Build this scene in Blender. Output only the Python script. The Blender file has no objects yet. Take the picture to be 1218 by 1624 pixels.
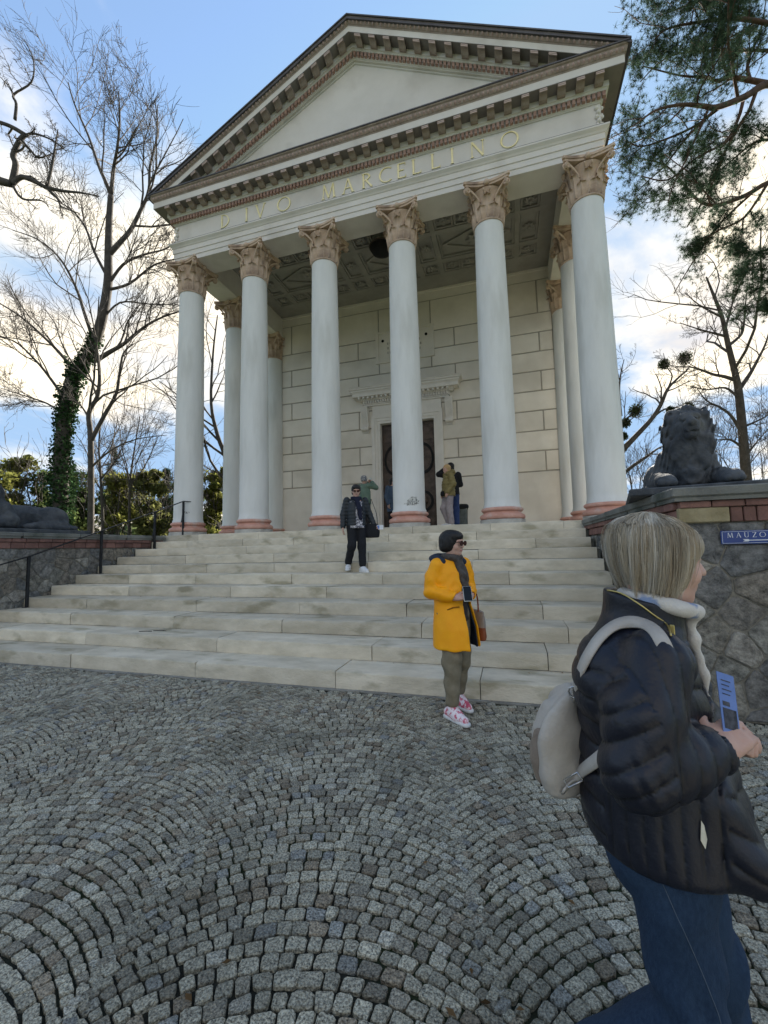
import bpy, bmesh, math, random
import numpy as np
from mathutils import Matrix, Vector, noise as mnoise
random.seed(7)
rng = np.random.default_rng(11)
scene = bpy.context.scene
COL = scene.collection
R = math.radians

# ------------------------------------------------------------------ camera
CAMP = np.array([3.2857, -9.6073, 1.45])
YAW, PITCH, ROLL, FPX = 0.2894, 0.0864, -0.0230, 669.23      # focal length in pixels of a 1218 px wide frame
_fw = np.array([-math.sin(YAW)*math.cos(PITCH), math.cos(YAW)*math.cos(PITCH), math.sin(PITCH)])
_r0 = np.array([math.cos(YAW), math.sin(YAW), 0.0])
_u0 = np.cross(_r0, _fw)
_rt = _r0*math.cos(ROLL) + _u0*math.sin(ROLL)
_up = -_r0*math.sin(ROLL) + _u0*math.cos(ROLL)
cd = bpy.data.cameras.new('camera')
cam = bpy.data.objects.new('camera', cd)
COL.objects.link(cam)
cam.matrix_world = Matrix(((_rt[0], _up[0], -_fw[0], CAMP[0]), (_rt[1], _up[1], -_fw[1], CAMP[1]),
                           (_rt[2], _up[2], -_fw[2], CAMP[2]), (0, 0, 0, 1)))
cd.sensor_fit = 'HORIZONTAL'; cd.sensor_width = 36.0; cd.lens = 36.0*FPX/1218.0
cd.clip_start = 0.05; cd.clip_end = 2000
scene.camera = cam

def ray(u, v):
    return _fw + _rt*((u-609.0)/FPX) - _up*((v-812.0)/FPX)
def PD(u, v, d):                    # world point seen at photo pixel (u, v), d metres deep
    return CAMP + ray(u, v)*d
def PY(u, v, y):
    r = ray(u, v); return CAMP + r*((y-CAMP[1])/r[1])
def PZ(u, v, z):
    r = ray(u, v); return CAMP + r*((z-CAMP[2])/r[2])

# ------------------------------------------------------------------ light
SUN_AZ, SUN_EL = R(9.0), R(27.0)   # azimuth measured from +Y towards +X
world = bpy.data.worlds.new('World'); scene.world = world
world.use_nodes = True
wt = world.node_tree; wt.nodes.clear()
def wn(t, **k):
    n = wt.nodes.new(t)
    for a, b in k.items(): setattr(n, a, b)
    return n
def wl(a, b): wt.links.new(a, b)
def wmath(op, a, b=None, clamp=False):
    n = wn('ShaderNodeMath', operation=op, use_clamp=clamp)
    for i, q in enumerate((a, b)):
        if q is None: continue
        if isinstance(q, (int, float)): n.inputs[i].default_value = q
        else: wl(q, n.inputs[i])
    return n.outputs[0]
sky = wn('ShaderNodeTexSky', sky_type='NISHITA', sun_disc=False)
sky.sun_elevation = SUN_EL; sky.sun_rotation = SUN_AZ
sky.air_density = 1.0; sky.dust_density = 0.15; sky.ozone_density = 1.6; sky.altitude = 200
tc = wn('ShaderNodeTexCoord'); sx = wn('ShaderNodeSeparateXYZ'); wl(tc.outputs['Generated'], sx.inputs[0])
zz = wmath('MAXIMUM', sx.outputs[2], 0.0)
den = wmath('ADD', zz, 0.22)
cx = wmath('DIVIDE', sx.outputs[0], den); cy = wmath('DIVIDE', sx.outputs[1], den)
cv = wn('ShaderNodeCombineXYZ'); wl(cx, cv.inputs[0]); wl(cy, cv.inputs[1]); cv.inputs[2].default_value = 0.37
mp = wn('ShaderNodeMapping'); wl(cv.outputs[0], mp.inputs['Vector']); mp.inputs['Location'].default_value = (1.45, 4.12, 0.0)
n1 = wn('ShaderNodeTexNoise'); wl(mp.outputs[0], n1.inputs['Vector'])
n1.inputs['Scale'].default_value = 0.95; n1.inputs['Detail'].default_value = 9; n1.inputs['Roughness'].default_value = 0.56; n1.inputs['Distortion'].default_value = 0.35
# cloud cover by height, the same all the way round: a bank of cumulus up to about 45 degrees, clear above
cov = wn('ShaderNodeValToRGB'); wl(zz, cov.inputs[0])
ce = cov.color_ramp.elements; ce[0].position = 0.0; ce[0].color = (.50,)*3+(1,); ce[1].position = 1.0; ce[1].color = (.36,)*3+(1,)
for p_, c_ in ((.22, .44), (.42, .54), (.58, .55), (.72, .40)):
    q_ = ce.new(p_); q_.color = (c_,)*3+(1,)
covd = wmath('SUBTRACT', cov.outputs[0], 0.5)
dens = wmath('ADD', n1.outputs['Fac'], covd)
rp = wn('ShaderNodeValToRGB'); wl(dens, rp.inputs[0])
rp.color_ramp.elements[0].position = 0.47; rp.color_ramp.elements[1].position = 0.62
rp.color_ramp.interpolation = 'EASE'
n2 = wn('ShaderNodeTexNoise'); wl(mp.outputs[0], n2.inputs['Vector'])
n2.inputs['Scale'].default_value = 2.3; n2.inputs['Detail'].default_value = 6; n2.inputs['Roughness'].default_value = 0.6
rc = wn('ShaderNodeValToRGB'); wl(n2.outputs['Fac'], rc.inputs[0])
rc.color_ramp.elements[0].position = 0.34; rc.color_ramp.elements[0].color = (2.2, 2.1, 2.05, 1)
rc.color_ramp.elements[1].position = 0.60; rc.color_ramp.elements[1].color = (4.0, 3.55, 2.75, 1)
mx = wn('ShaderNodeMix', data_type='RGBA'); wl(rp.outputs[0], mx.inputs['Factor'])
veil = wn('ShaderNodeMix', data_type='RGBA'); veil.inputs['Factor'].default_value = 0.14      # thin high haze
thin = wn('ShaderNodeVectorMath', operation='MINIMUM'); wl(sky.outputs[0], thin.inputs[0]); thin.inputs[1].default_value = (1.35, 2.0, 3.0)   # thin cloud takes the glare off the sun
dim = wn('ShaderNodeVectorMath', operation='MULTIPLY'); wl(thin.outputs[0], dim.inputs[0]); dim.inputs[1].default_value = (.62, .68, .71)
wl(dim.outputs[0], veil.inputs[6]); veil.inputs[7].default_value = (2.0, 2.4, 2.75, 1)
wl(veil.outputs[2], mx.inputs[6]); wl(rc.outputs[0], mx.inputs[7])
bg = wn('ShaderNodeBackground'); wl(mx.outputs[2], bg.inputs['Color']); bg.inputs['Strength'].default_value = 0.078
wo = wn('ShaderNodeOutputWorld'); wl(bg.outputs[0], wo.inputs['Surface'])

sd = bpy.data.lights.new('sun', 'SUN'); sd.energy = 3.6; sd.angle = R(3.0); sd.color = (1.0, 0.93, 0.82)
sun = bpy.data.objects.new('sun', sd); COL.objects.link(sun)
sdir = Vector((math.sin(SUN_AZ)*math.cos(SUN_EL), math.cos(SUN_AZ)*math.cos(SUN_EL), math.sin(SUN_EL)))
sun.rotation_euler = sdir.to_track_quat('Z', 'Y').to_euler()
sun.location = (8, 30, 25)

vs = scene.view_settings
vs.view_transform = 'Standard'; vs.look = 'None'; vs.gamma = 1.0; vs.use_curve_mapping = False
vs.exposure = 2.48
scene.render.engine = 'CYCLES'

# ------------------------------------------------------------------ materials
def new_mat(name):
    m = bpy.data.materials.new(name); m.use_nodes = True
    nt = m.node_tree; b = nt.nodes['Principled BSDF']
    return m, nt, b
def pmat(name, c1, c2=None, scale=3.0, rough=0.8, bump=0.0, bscale=20.0, detail=6, spec=0.3, metal=0.0,
         c3=None, s3=0.7, t3=(0.5, 0.7), stretch=None, lo=0.35, hi=0.65, objrand=0.0, attr=None, coat=0.0, sheen=0.0):
    """two-tone noise material with bump; c3 = larger stains; objrand = brightness change per object; attr = per-piece colour value"""
    m, nt, b = new_mat(name)
    N, L = nt.nodes, nt.links
    tcn = N.new('ShaderNodeTexCoord'); vec = tcn.outputs['Object']
    if stretch:
        mpn = N.new('ShaderNodeMapping'); mpn.inputs['Scale'].default_value = stretch
        L.new(vec, mpn.inputs['Vector']); vec = mpn.outputs[0]
    c2 = c2 or tuple(min(1, q*1.25) for q in c1)
    nz = N.new('ShaderNodeTexNoise'); L.new(vec, nz.inputs['Vector'])
    nz.inputs['Scale'].default_value = scale; nz.inputs['Detail'].default_value = detail; nz.inputs['Roughness'].default_value = 0.62
    rm = N.new('ShaderNodeValToRGB'); L.new(nz.outputs['Fac'], rm.inputs[0])
    rm.color_ramp.elements[0].position = lo; rm.color_ramp.elements[0].color = (*c1, 1)
    rm.color_ramp.elements[1].position = hi; rm.color_ramp.elements[1].color = (*c2, 1)
    col = rm.outputs[0]
    if c3:
        n3 = N.new('ShaderNodeTexNoise'); L.new(vec, n3.inputs['Vector']); n3.inputs['Scale'].default_value = s3; n3.inputs['Detail'].default_value = 8
        r3 = N.new('ShaderNodeMapRange'); L.new(n3.outputs['Fac'], r3.inputs['Value'])
        r3.inputs['From Min'].default_value = t3[0]; r3.inputs['From Max'].default_value = t3[1]
        mm = N.new('ShaderNodeMix'); mm.data_type = 'RGBA'; L.new(r3.outputs[0], mm.inputs['Factor']); L.new(col, mm.inputs[6]); mm.inputs[7].default_value = (*c3, 1)
        col = mm.outputs[2]
    if objrand or attr:
        if attr:
            an = N.new('ShaderNodeAttribute'); an.attribute_name = attr; val = an.outputs['Fac']
        else:
            an = N.new('ShaderNodeObjectInfo'); val = an.outputs['Random']
        mr = N.new('ShaderNodeMapRange'); L.new(val, mr.inputs['Value'])
        k = objrand or 0.3
        mr.inputs['To Min'].default_value = 1-k; mr.inputs['To Max'].default_value = 1+k
        vm = N.new('ShaderNodeVectorMath'); vm.operation = 'SCALE'; L.new(col, vm.inputs[0]); L.new(mr.outputs[0], vm.inputs['Scale'])
        col = vm.outputs[0]
    L.new(col, b.inputs['Base Color'])
    b.inputs['Roughness'].default_value = rough; b.inputs['Specular IOR Level'].default_value = spec; b.inputs['Metallic'].default_value = metal
    if coat: b.inputs['Coat Weight'].default_value = coat
    if sheen: b.inputs['Sheen Weight'].default_value = sheen
    if bump:
        nb = N.new('ShaderNodeTexNoise'); L.new(vec, nb.inputs['Vector']); nb.inputs['Scale'].default_value = bscale; nb.inputs['Detail'].default_value = 7
        bn = N.new('ShaderNodeBump'); bn.inputs['Strength'].default_value = bump; bn.inputs['Distance'].default_value = 0.02
        L.new(nb.outputs['Fac'], bn.inputs['Height']); L.new(bn.outputs[0], b.inputs['Normal'])
    return m

# ------------------------------------------------------------------ objects
def tag(o, label=None, cat=None, group=None, kind=None):
    if label: o['label'] = label
    if cat: o['category'] = cat
    if group: o['group'] = group
    if kind: o['kind'] = kind
    return o
def thing(name, loc=(0, 0, 0), label=None, cat=None, group=None, rotz=0.0):
    o = bpy.data.objects.new(name, None); COL.objects.link(o)
    o.location = loc; o.rotation_euler = (0, 0, rotz); o.empty_display_size = 0.1
    return tag(o, label, cat, group)
def mesh_obj(name, verts, faces, mat=None, parent=None, smooth=False, local=False, mats=None, mi=None):
    """verts are in world coordinates unless local=True (then in the parent's frame)"""
    me = bpy.data.meshes.new(name)
    if isinstance(verts, np.ndarray): verts = verts.tolist()
    if isinstance(faces, np.ndarray): faces = faces.tolist()
    me.from_pydata(verts, [], faces)
    for q in (mats or ([mat] if mat else [])): me.materials.append(q)
    if mi is not None: me.polygons.foreach_set('material_index', mi)
    if smooth: me.polygons.foreach_set('use_smooth', [True]*len(me.polygons))
    me.update()
    o = bpy.data.objects.new(name, me); COL.objects.link(o)
    if parent: attach(o, parent, local)
    return o
def wmat(o):
    m = Matrix.LocRotScale(o.location, o.rotation_euler, o.scale)
    return (wmat(o.parent) @ o.matrix_parent_inverse @ m) if o.parent else m
def attach(o, parent, local=False):
    o.parent = parent
    if not local: o.matrix_parent_inverse = wmat(parent).inverted()
def dup(o, parent=None, **k):
    c = o.copy(); COL.objects.link(c)
    if parent: c.parent = parent
    for ch in list(o.children): dup(ch, c)
    for a, b in k.items(): setattr(c, a, b)
    return c
class MB:
    def __init__(s): s.v = []; s.f = []; s.m = []; s.cm = 0
    def add(s, vs, fs):
        n = len(s.v); s.v.extend([tuple(float(x) for x in q) for q in vs]); s.f.extend([tuple(i+n for i in q) for q in fs]); s.m.extend([s.cm]*len(fs)); return s
    def box(s, x0, x1, y0, y1, z0, z1):
        return s.add([(x0,y0,z0),(x1,y0,z0),(x1,y1,z0),(x0,y1,z0),(x0,y0,z1),(x1,y0,z1),(x1,y1,z1),(x0,y1,z1)],
                     [(0,3,2,1),(4,5,6,7),(0,1,5,4),(1,2,6,5),(2,3,7,6),(3,0,4,7)])
    def bbox(s, x0, x1, y0, y1, z0, z1, b=0.01):
        """box with chamfered edges"""
        X=(x0,x0+b,x1-b,x1); Y=(y0,y0+b,y1-b,y1); Z=(z0,z0+b,z1-b,z1); vs=[]; idx={}
        for i in (0,1):
            for j in (0,1):
                for k in (0,1):
                    xi=(X[0],X[3])[i]; xb=(X[1],X[2])[i]; yj=(Y[0],Y[3])[j]; yb=(Y[1],Y[2])[j]; zk=(Z[0],Z[3])[k]; zb=(Z[1],Z[2])[k]
                    idx[i,j,k,'x']=len(vs); vs.append((xi,yb,zb)); idx[i,j,k,'y']=len(vs); vs.append((xb,yj,zb)); idx[i,j,k,'z']=len(vs); vs.append((xb,yb,zk))
        g=lambda *a: idx[a]
        fs=[]
        for i in (0,1):
            q=[g(i,0,0,'x'),g(i,1,0,'x'),g(i,1,1,'x'),g(i,0,1,'x')]; fs.append(q if i else q[::-1])
            q=[g(0,i,0,'y'),g(1,i,0,'y'),g(1,i,1,'y'),g(0,i,1,'y')]; fs.append(q[::-1] if i else q)
            q=[g(0,0,i,'z'),g(1,0,i,'z'),g(1,1,i,'z'),g(0,1,i,'z')]; fs.append(q if i else q[::-1])
        for j in (0,1):
            for k in (0,1):
                q=[g(0,j,k,'y'),g(1,j,k,'y'),g(1,j,k,'z'),g(0,j,k,'z')]; fs.append(q if (j!=k) else q[::-1]) if False else fs.append(q)
                q=[g(j,0,k,'x'),g(j,1,k,'x'),g(j,1,k,'z'),g(j,0,k,'z')]; fs.append(q)
                q=[g(j,k,0,'x'),g(j,k,1,'x'),g(j,k,1,'y'),g(j,k,0,'y')]; fs.append(q)
                for i in (0,1): 
                    pass
        for i in (0,1):
            for j in (0,1):
                for k in (0,1): fs.append([g(i,j,k,'x'),g(i,j,k,'y'),g(i,j,k,'z')])
        c=np.array([(x0+x1)/2,(y0+y1)/2,(z0+z1)/2]); V=np.array(vs); out=[]
        for q in fs:
            n=np.cross(V[q[1]]-V[q[0]],V[q[2]]-V[q[0]])
            out.append(tuple(q) if n@(V[list(q)].mean(0)-c)>0 else tuple(q[::-1]))
        return s.add(vs,out)
    def lathe(s, prof, n=24, c=(0,0), cap=True, a0=0.0, a1=2*math.pi):
        """prof: list of (r, z) bottom to top, around the vertical through c"""
        full = abs(a1-a0-2*math.pi)<1e-6; m = n if full else n+1
        vs=[]; fs=[]
        for r,z in prof:
            for i in range(m):
                a=a0+(a1-a0)*i/n; vs.append((c[0]+r*math.cos(a),c[1]+r*math.sin(a),z))
        for k in range(len(prof)-1):
            for i in range(n):
                j=(i+1)%m; fs.append((k*m+i,k*m+j,(k+1)*m+j,(k+1)*m+i))
        if cap and full:
            fs.append(tuple(range(m))[::-1]); fs.append(tuple((len(prof)-1)*m+i for i in range(m)))
        return s.add(vs,fs)
    def prism(s, poly, axis, a, b):
        """extrude a 2D polygon (counter-clockwise) along an axis: axis 'x' poly=(y,z); 'y' poly=(x,z); 'z' poly=(x,y)"""
        f={'x':lambda p,t:(t,p[0],p[1]),'y':lambda p,t:(p[0],t,p[1]),'z':lambda p,t:(p[0],p[1],t)}[axis]
        n=len(poly); vs=[f(p,a) for p in poly]+[f(p,b) for p in poly]
        fs=[tuple(range(n))[::-1],tuple(range(n,2*n))]+[(i,(i+1)%n,n+(i+1)%n,n+i) for i in range(n)]
        if axis=='y': fs=[q[::-1] for q in fs]
        return s.add(vs,fs)
    def tube(s, pts, rad, n=6, cap=True):
        pts=[np.array(p,float) for p in pts]; k=len(pts)
        if not hasattr(rad,'__len__'): rad=[rad]*k
        vs=[]; fs=[]; prev=None
        for i in range(k):
            t=pts[min(i+1,k-1)]-pts[max(i-1,0)]; t/= (np.linalg.norm(t)+1e-12)
            if prev is None:
                a=np.array([0,0,1.]) if abs(t[2])<.9 else np.array([1.,0,0]); u=np.cross(t,a)
            else: u=prev-t*(prev@t)
            u/=np.linalg.norm(u)+1e-12; prev=u; w=np.cross(t,u)
            for j in range(n):
                a=2*math.pi*j/n; vs.append(pts[i]+rad[i]*(math.cos(a)*u+math.sin(a)*w))
        for i in range(k-1):
            for j in range(n):
                q=(j+1)%n; fs.append((i*n+j,i*n+q,(i+1)*n+q,(i+1)*n+j))
        if cap: fs.append(tuple(range(n))[::-1]); fs.append(tuple((k-1)*n+j for j in range(n)))
        return s.add(vs,fs)
    def build(s, name, mat=None, parent=None, smooth=False, local=False, mats=None):
        return mesh_obj(name, s.v, s.f, mat, parent, smooth, local, mats, s.m if mats else None)
def autosmooth(o, ang=35):
    me=o.data
    me.polygons.foreach_set('use_smooth',[True]*len(me.polygons))
    bm=bmesh.new(); bm.from_mesh(me); lim=R(ang)
    for e in bm.edges:
        e.smooth = not (len(e.link_faces)!=2 or e.calc_face_angle(0)>lim)
    bm.to_mesh(me); bm.free(); return o

# ------------------------------------------------------------------ implicit shapes -> mesh (surface nets)
def sn_mesh(f, lo, hi, h):
    lo=np.array(lo,float); hi=np.array(hi,float); n=np.ceil((hi-lo)/h).astype(int)+1
    ax=[lo[i]+h*np.arange(n[i]) for i in range(3)]
    X,Y,Z=np.meshgrid(*[a.astype(np.float32) for a in ax],indexing='ij')
    return sn_grid(f(X,Y,Z),lo,h)
def sn_grid(D, lo, h):
    n=np.array(D.shape); ins=D<0
    c=(n-1); cnt=np.zeros(c,np.float32); acc=np.zeros((*c,3),np.float32)
    sl=lambda o:(slice(o[0],o[0]+c[0]),slice(o[1],o[1]+c[1]),slice(o[2],o[2]+c[2]))
    for a in range(3):
        b,d=[q for q in range(3) if q!=a]
        for p in (0,1):
            for q in (0,1):
                o=[0,0,0]; o[b]=p; o[d]=q; o2=list(o); o2[a]=1
                A=D[sl(o)]; B=D[sl(o2)]; m=(A<0)!=(B<0)
                t=np.where(m,A/np.where(m,A-B,1),0)
                cnt+=m; acc[...,a]+=t
                if p: acc[...,b]+=m
                if q: acc[...,d]+=m
    act=cnt>0; ids=-np.ones(c,int); idx=np.argwhere(act); ids[act]=np.arange(len(idx))
    V=lo+h*(idx+acc[act]/cnt[act][:,None])
    F=[]
    for a in range(3):
        b,d=(a+1)%3,(a+2)%3
        s0=[slice(1,c[i]) for i in range(3)]; s0[a]=slice(0,c[a])
        s1=list(s0); s1[a]=slice(1,c[a]+1)
        A=ins[tuple(s0)]; B=ins[tuple(s1)]
        for flip,m in ((0,A&~B),(1,~A&B)):
            e=np.argwhere(m)
            if not len(e): continue
            e=e+np.array([0 if i==a else 1 for i in range(3)])
            def cell(ob,od):
                g=e.copy(); g[:,b]-=ob; g[:,d]-=od; return ids[g[:,0],g[:,1],g[:,2]]
            q=np.stack([cell(1,1),cell(0,1),cell(0,0),cell(1,0)],1)
            F.append(q[:,::-1] if flip else q)
    F=np.concatenate(F); F=F[(F>=0).all(1)]
    return V,F
def s_cap(X,Y,Z,a,b,r1,r2):
    a=np.array(a,np.float32); d=np.array(b,np.float32)-a; L=float(d@d)+1e-12
    t=np.clip(((X-a[0])*d[0]+(Y-a[1])*d[1]+(Z-a[2])*d[2])/L,0,1)
    return np.sqrt((X-a[0]-t*d[0])**2+(Y-a[1]-t*d[1])**2+(Z-a[2]-t*d[2])**2)-(r1+(r2-r1)*t)
def s_ell(X,Y,Z,c,r,M=None):
    x,y,z=X-c[0],Y-c[1],Z-c[2]
    if M is not None: x,y,z=[M[0][i]*x+M[1][i]*y+M[2][i]*z for i in range(3)]
    k0=np.sqrt((x/r[0])**2+(y/r[1])**2+(z/r[2])**2); k1=np.sqrt((x/r[0]**2)**2+(y/r[1]**2)**2+(z/r[2]**2)**2)+1e-9
    return k0*(k0-1)/k1
def s_box(X,Y,Z,c,b,r,M=None):
    x,y,z=X-c[0],Y-c[1],Z-c[2]
    if M is not None: x,y,z=[M[0][i]*x+M[1][i]*y+M[2][i]*z for i in range(3)]
    qx,qy,qz=np.abs(x)-b[0]+r,np.abs(y)-b[1]+r,np.abs(z)-b[2]+r
    return np.sqrt(np.maximum(qx,0)**2+np.maximum(qy,0)**2+np.maximum(qz,0)**2)+np.minimum(np.maximum(qx,np.maximum(qy,qz)),0)-r
def smin(a,b,k):
    h=np.maximum(k-np.abs(a-b),0)/k
    return np.minimum(a,b)-h*h*k*0.25
def smax(a,b,k): return -smin(-a,-b,k)
class Field:
    """signed-distance grid; every shape only touches the cells around it"""
    def __init__(s, lo, hi, h):
        s.lo=np.array(lo,float); s.h=h; n=np.ceil((np.array(hi)-s.lo)/h).astype(int)+1
        s.ax=[(s.lo[i]+h*np.arange(n[i])).astype(np.float32) for i in range(3)]; s.D=np.full(n,.5,np.float32); s.n=n
    def sl(s, lo, hi):
        a=[max(0,int((lo[i]-s.lo[i])/s.h)) for i in range(3)]; b=[min(s.n[i],int((hi[i]-s.lo[i])/s.h)+2) for i in range(3)]
        if any(b[i]<=a[i] for i in range(3)): return None
        S=tuple(slice(a[i],b[i]) for i in range(3)); return S, s.ax[0][S[0]][:,None,None], s.ax[1][S[1]][None,:,None], s.ax[2][S[2]][None,None,:]
    def op(s, fn, lo, hi, k=.02, mode='add'):
        q=s.sl(np.array(lo)-.03-k, np.array(hi)+.03+k)
        if q is None: return s
        S,X,Y,Z=q; d=fn(X,Y,Z)
        if mode=='add': s.D[S]=smin(s.D[S],d,k)
        elif mode=='sub': s.D[S]=smax(s.D[S],-d,k)
        elif mode=='disp': s.D[S]=s.D[S]+d
        return s
    def cap(s, a, b, r1, r2=None, k=.02, mode='add'):
        r2=r1 if r2 is None else r2; a=np.array(a,float); b=np.array(b,float); m=max(r1,r2)
        return s.op(lambda X,Y,Z: s_cap(X,Y,Z,a,b,r1,r2), np.minimum(a,b)-m, np.maximum(a,b)+m, k, mode)
    def chain(s, pts, rads, k=.03):
        for i in range(len(pts)-1): s.cap(pts[i],pts[i+1],rads[i],rads[i+1],k)
        return s
    def ell(s, c, r, M=None, k=.02, mode='add'):
        m=max(r); c=np.array(c,float); return s.op(lambda X,Y,Z: s_ell(X,Y,Z,c,r,M), c-m, c+m, k, mode)
    def box(s, c, b, r, M=None, k=.01, mode='add'):
        m=math.sqrt(sum(q*q for q in b)); c=np.array(c,float); return s.op(lambda X,Y,Z: s_box(X,Y,Z,c,b,r,M), c-m, c+m, k, mode)
    def loft(s, rows, k=.02, mode='add', round_=.02):
        """rows: (z, cx, cy, rx, ry) bottom to top: an upright tapering body"""
        A=np.array(rows,float); lo=(min(A[:,1]-A[:,3]),min(A[:,2]-A[:,4]),A[0,0]); hi=(max(A[:,1]+A[:,3]),max(A[:,2]+A[:,4]),A[-1,0])
        def fn(X,Y,Z):
            zc=np.clip(Z,A[0,0],A[-1,0]); cx,cy,rx,ry=[np.interp(zc.ravel(),A[:,0],A[:,i]).reshape(zc.shape).astype(np.float32) for i in (1,2,3,4)]
            d=(np.sqrt(((X-cx)/rx)**2+((Y-cy)/ry)**2)-1)*np.minimum(rx,ry)
            return smax(d,np.maximum(A[0,0]-Z,Z-A[-1,0])+0*d,round_)
        return s.op(fn,lo,hi,k,mode)
    def disp(s, fn, lo=None, hi=None):
        lo=s.lo if lo is None else lo; hi=(s.lo+s.h*s.n) if hi is None else hi
        return s.op(fn,lo,hi,0,'disp')
    def mesh(s): return sn_grid(s.D,s.lo,s.h)
    def build(s, name, mat, parent, local=True):
        V,F=s.mesh(); return mesh_obj(name,V,F,mat,parent,True,local)
def rotm(x=0,y=0,z=0):
    return np.array(Matrix.Rotation(R(z),3,'Z')@Matrix.Rotation(R(y),3,'Y')@Matrix.Rotation(R(x),3,'X'))
def vnoise(X,Y,Z,s,seed=0):
    """cheap smooth pseudo-noise, about -1..1"""
    a=np.sin(X*s*1.0+seed*1.7+1.3*np.sin(Y*s*.83+seed))*np.sin(Y*s*1.13+seed*.7+1.1*np.sin(Z*s*.91))*np.sin(Z*s*.97+seed*2.1+1.2*np.sin(X*s*.77))
    b=np.sin(X*s*2.3+seed)*np.sin(Y*s*2.1+1.9+seed)*np.sin(Z*s*2.2+.3)
    return a+.5*b
def catmull(pts, m=4):
    pts = [np.array(p, float) for p in pts]; out = []
    for i in range(len(pts)-1):
        p0, p1, p2, p3 = pts[max(i-1, 0)], pts[i], pts[i+1], pts[min(i+2, len(pts)-1)]
        for k in range(m):
            t = k/m; out.append(.5*((2*p1)+(-p0+p2)*t+(2*p0-5*p1+4*p2-p3)*t*t+(-p0+3*p1-3*p2+p3)*t**3))
    out.append(pts[-1]); return out
# ================================================================== ground and paving
RI, TR, NST = 0.1745, 0.4766, 11
FLOOR = RI*NST                       # portico floor
Y_TOP = -0.623                       # riser of the top step
Y_FOOT = Y_TOP - 10*TR               # riser of the lowest step
XL, XR = -5.36, 4.62                 # stairs between the two parapets

m_earth = pmat('earth', (0.055, 0.062, 0.035), (0.10, 0.095, 0.05), 1.5, 0.95, 0.5, 12, c3=(0.05, 0.085, 0.025), s3=.25, t3=(.42, .6))
m_joint = pmat('joint_soil', (0.010, 0.011, 0.008), (0.026, 0.026, 0.018), 9, 0.95, 0.6, 60, c3=(0.020, 0.030, 0.010), s3=1.1, t3=(.5, .62))
g = mesh_obj('ground', [(-500, -400, -.035), (500, -400, -.035), (500, 600, -.035), (-500, 600, -.035)], [(0, 1, 2, 3)], m_earth)
tag(g, kind='structure')

def cobble_mat():
    m, nt, b = new_mat('granite_cobble'); N, L = nt.nodes, nt.links
    at = N.new('ShaderNodeAttribute'); at.attribute_name = 'tint'
    tcn = N.new('ShaderNodeTexCoord')
    sp = N.new('ShaderNodeTexNoise'); sp.inputs['Scale'].default_value = 130; sp.inputs['Detail'].default_value = 3; sp.inputs['Roughness'].default_value = .7
    L.new(tcn.outputs['Object'], sp.inputs['Vector'])
    r1 = N.new('ShaderNodeMapRange'); L.new(sp.outputs['Fac'], r1.inputs['Value'])
    r1.inputs['From Min'].default_value = .33; r1.inputs['From Max'].default_value = .67; r1.inputs['To Min'].default_value = .15; r1.inputs['To Max'].default_value = 1.95
    v = N.new('ShaderNodeVectorMath'); v.operation = 'SCALE'; L.new(at.outputs['Color'], v.inputs[0]); L.new(r1.outputs[0], v.inputs['Scale'])
    # moss and dirt in broad patches
    n3 = N.new('ShaderNodeTexNoise'); n3.inputs['Scale'].default_value = 1.3; n3.inputs['Detail'].default_value = 7; L.new(tcn.outputs['Object'], n3.inputs['Vector'])
    r3 = N.new('ShaderNodeMapRange'); L.new(n3.outputs['Fac'], r3.inputs['Value']); r3.inputs['From Min'].default_value = .5; r3.inputs['From Max'].default_value = .75; r3.inputs['To Max'].default_value = .45
    mm = N.new('ShaderNodeMix'); mm.data_type = 'RGBA'; L.new(r3.outputs[0], mm.inputs['Factor']); L.new(v.outputs[0], mm.inputs[6]); mm.inputs[7].default_value = (.05, .055, .035, 1)
    L.new(mm.outputs[2], b.inputs['Base Color']); b.inputs['Roughness'].default_value = .62; b.inputs['Specular IOR Level'].default_value = .45
    nb = N.new('ShaderNodeTexNoise'); nb.inputs['Scale'].default_value = 75; nb.inputs['Detail'].default_value = 6; L.new(tcn.outputs['Object'], nb.inputs['Vector'])
    bn = N.new('ShaderNodeBump'); bn.inputs['Strength'].default_value = 1.0; bn.inputs['Distance'].default_value = .018; L.new(nb.outputs['Fac'], bn.inputs['Height']); L.new(bn.outputs[0], b.inputs['Normal'])
    return m
m_cobble = cobble_mat()

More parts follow.
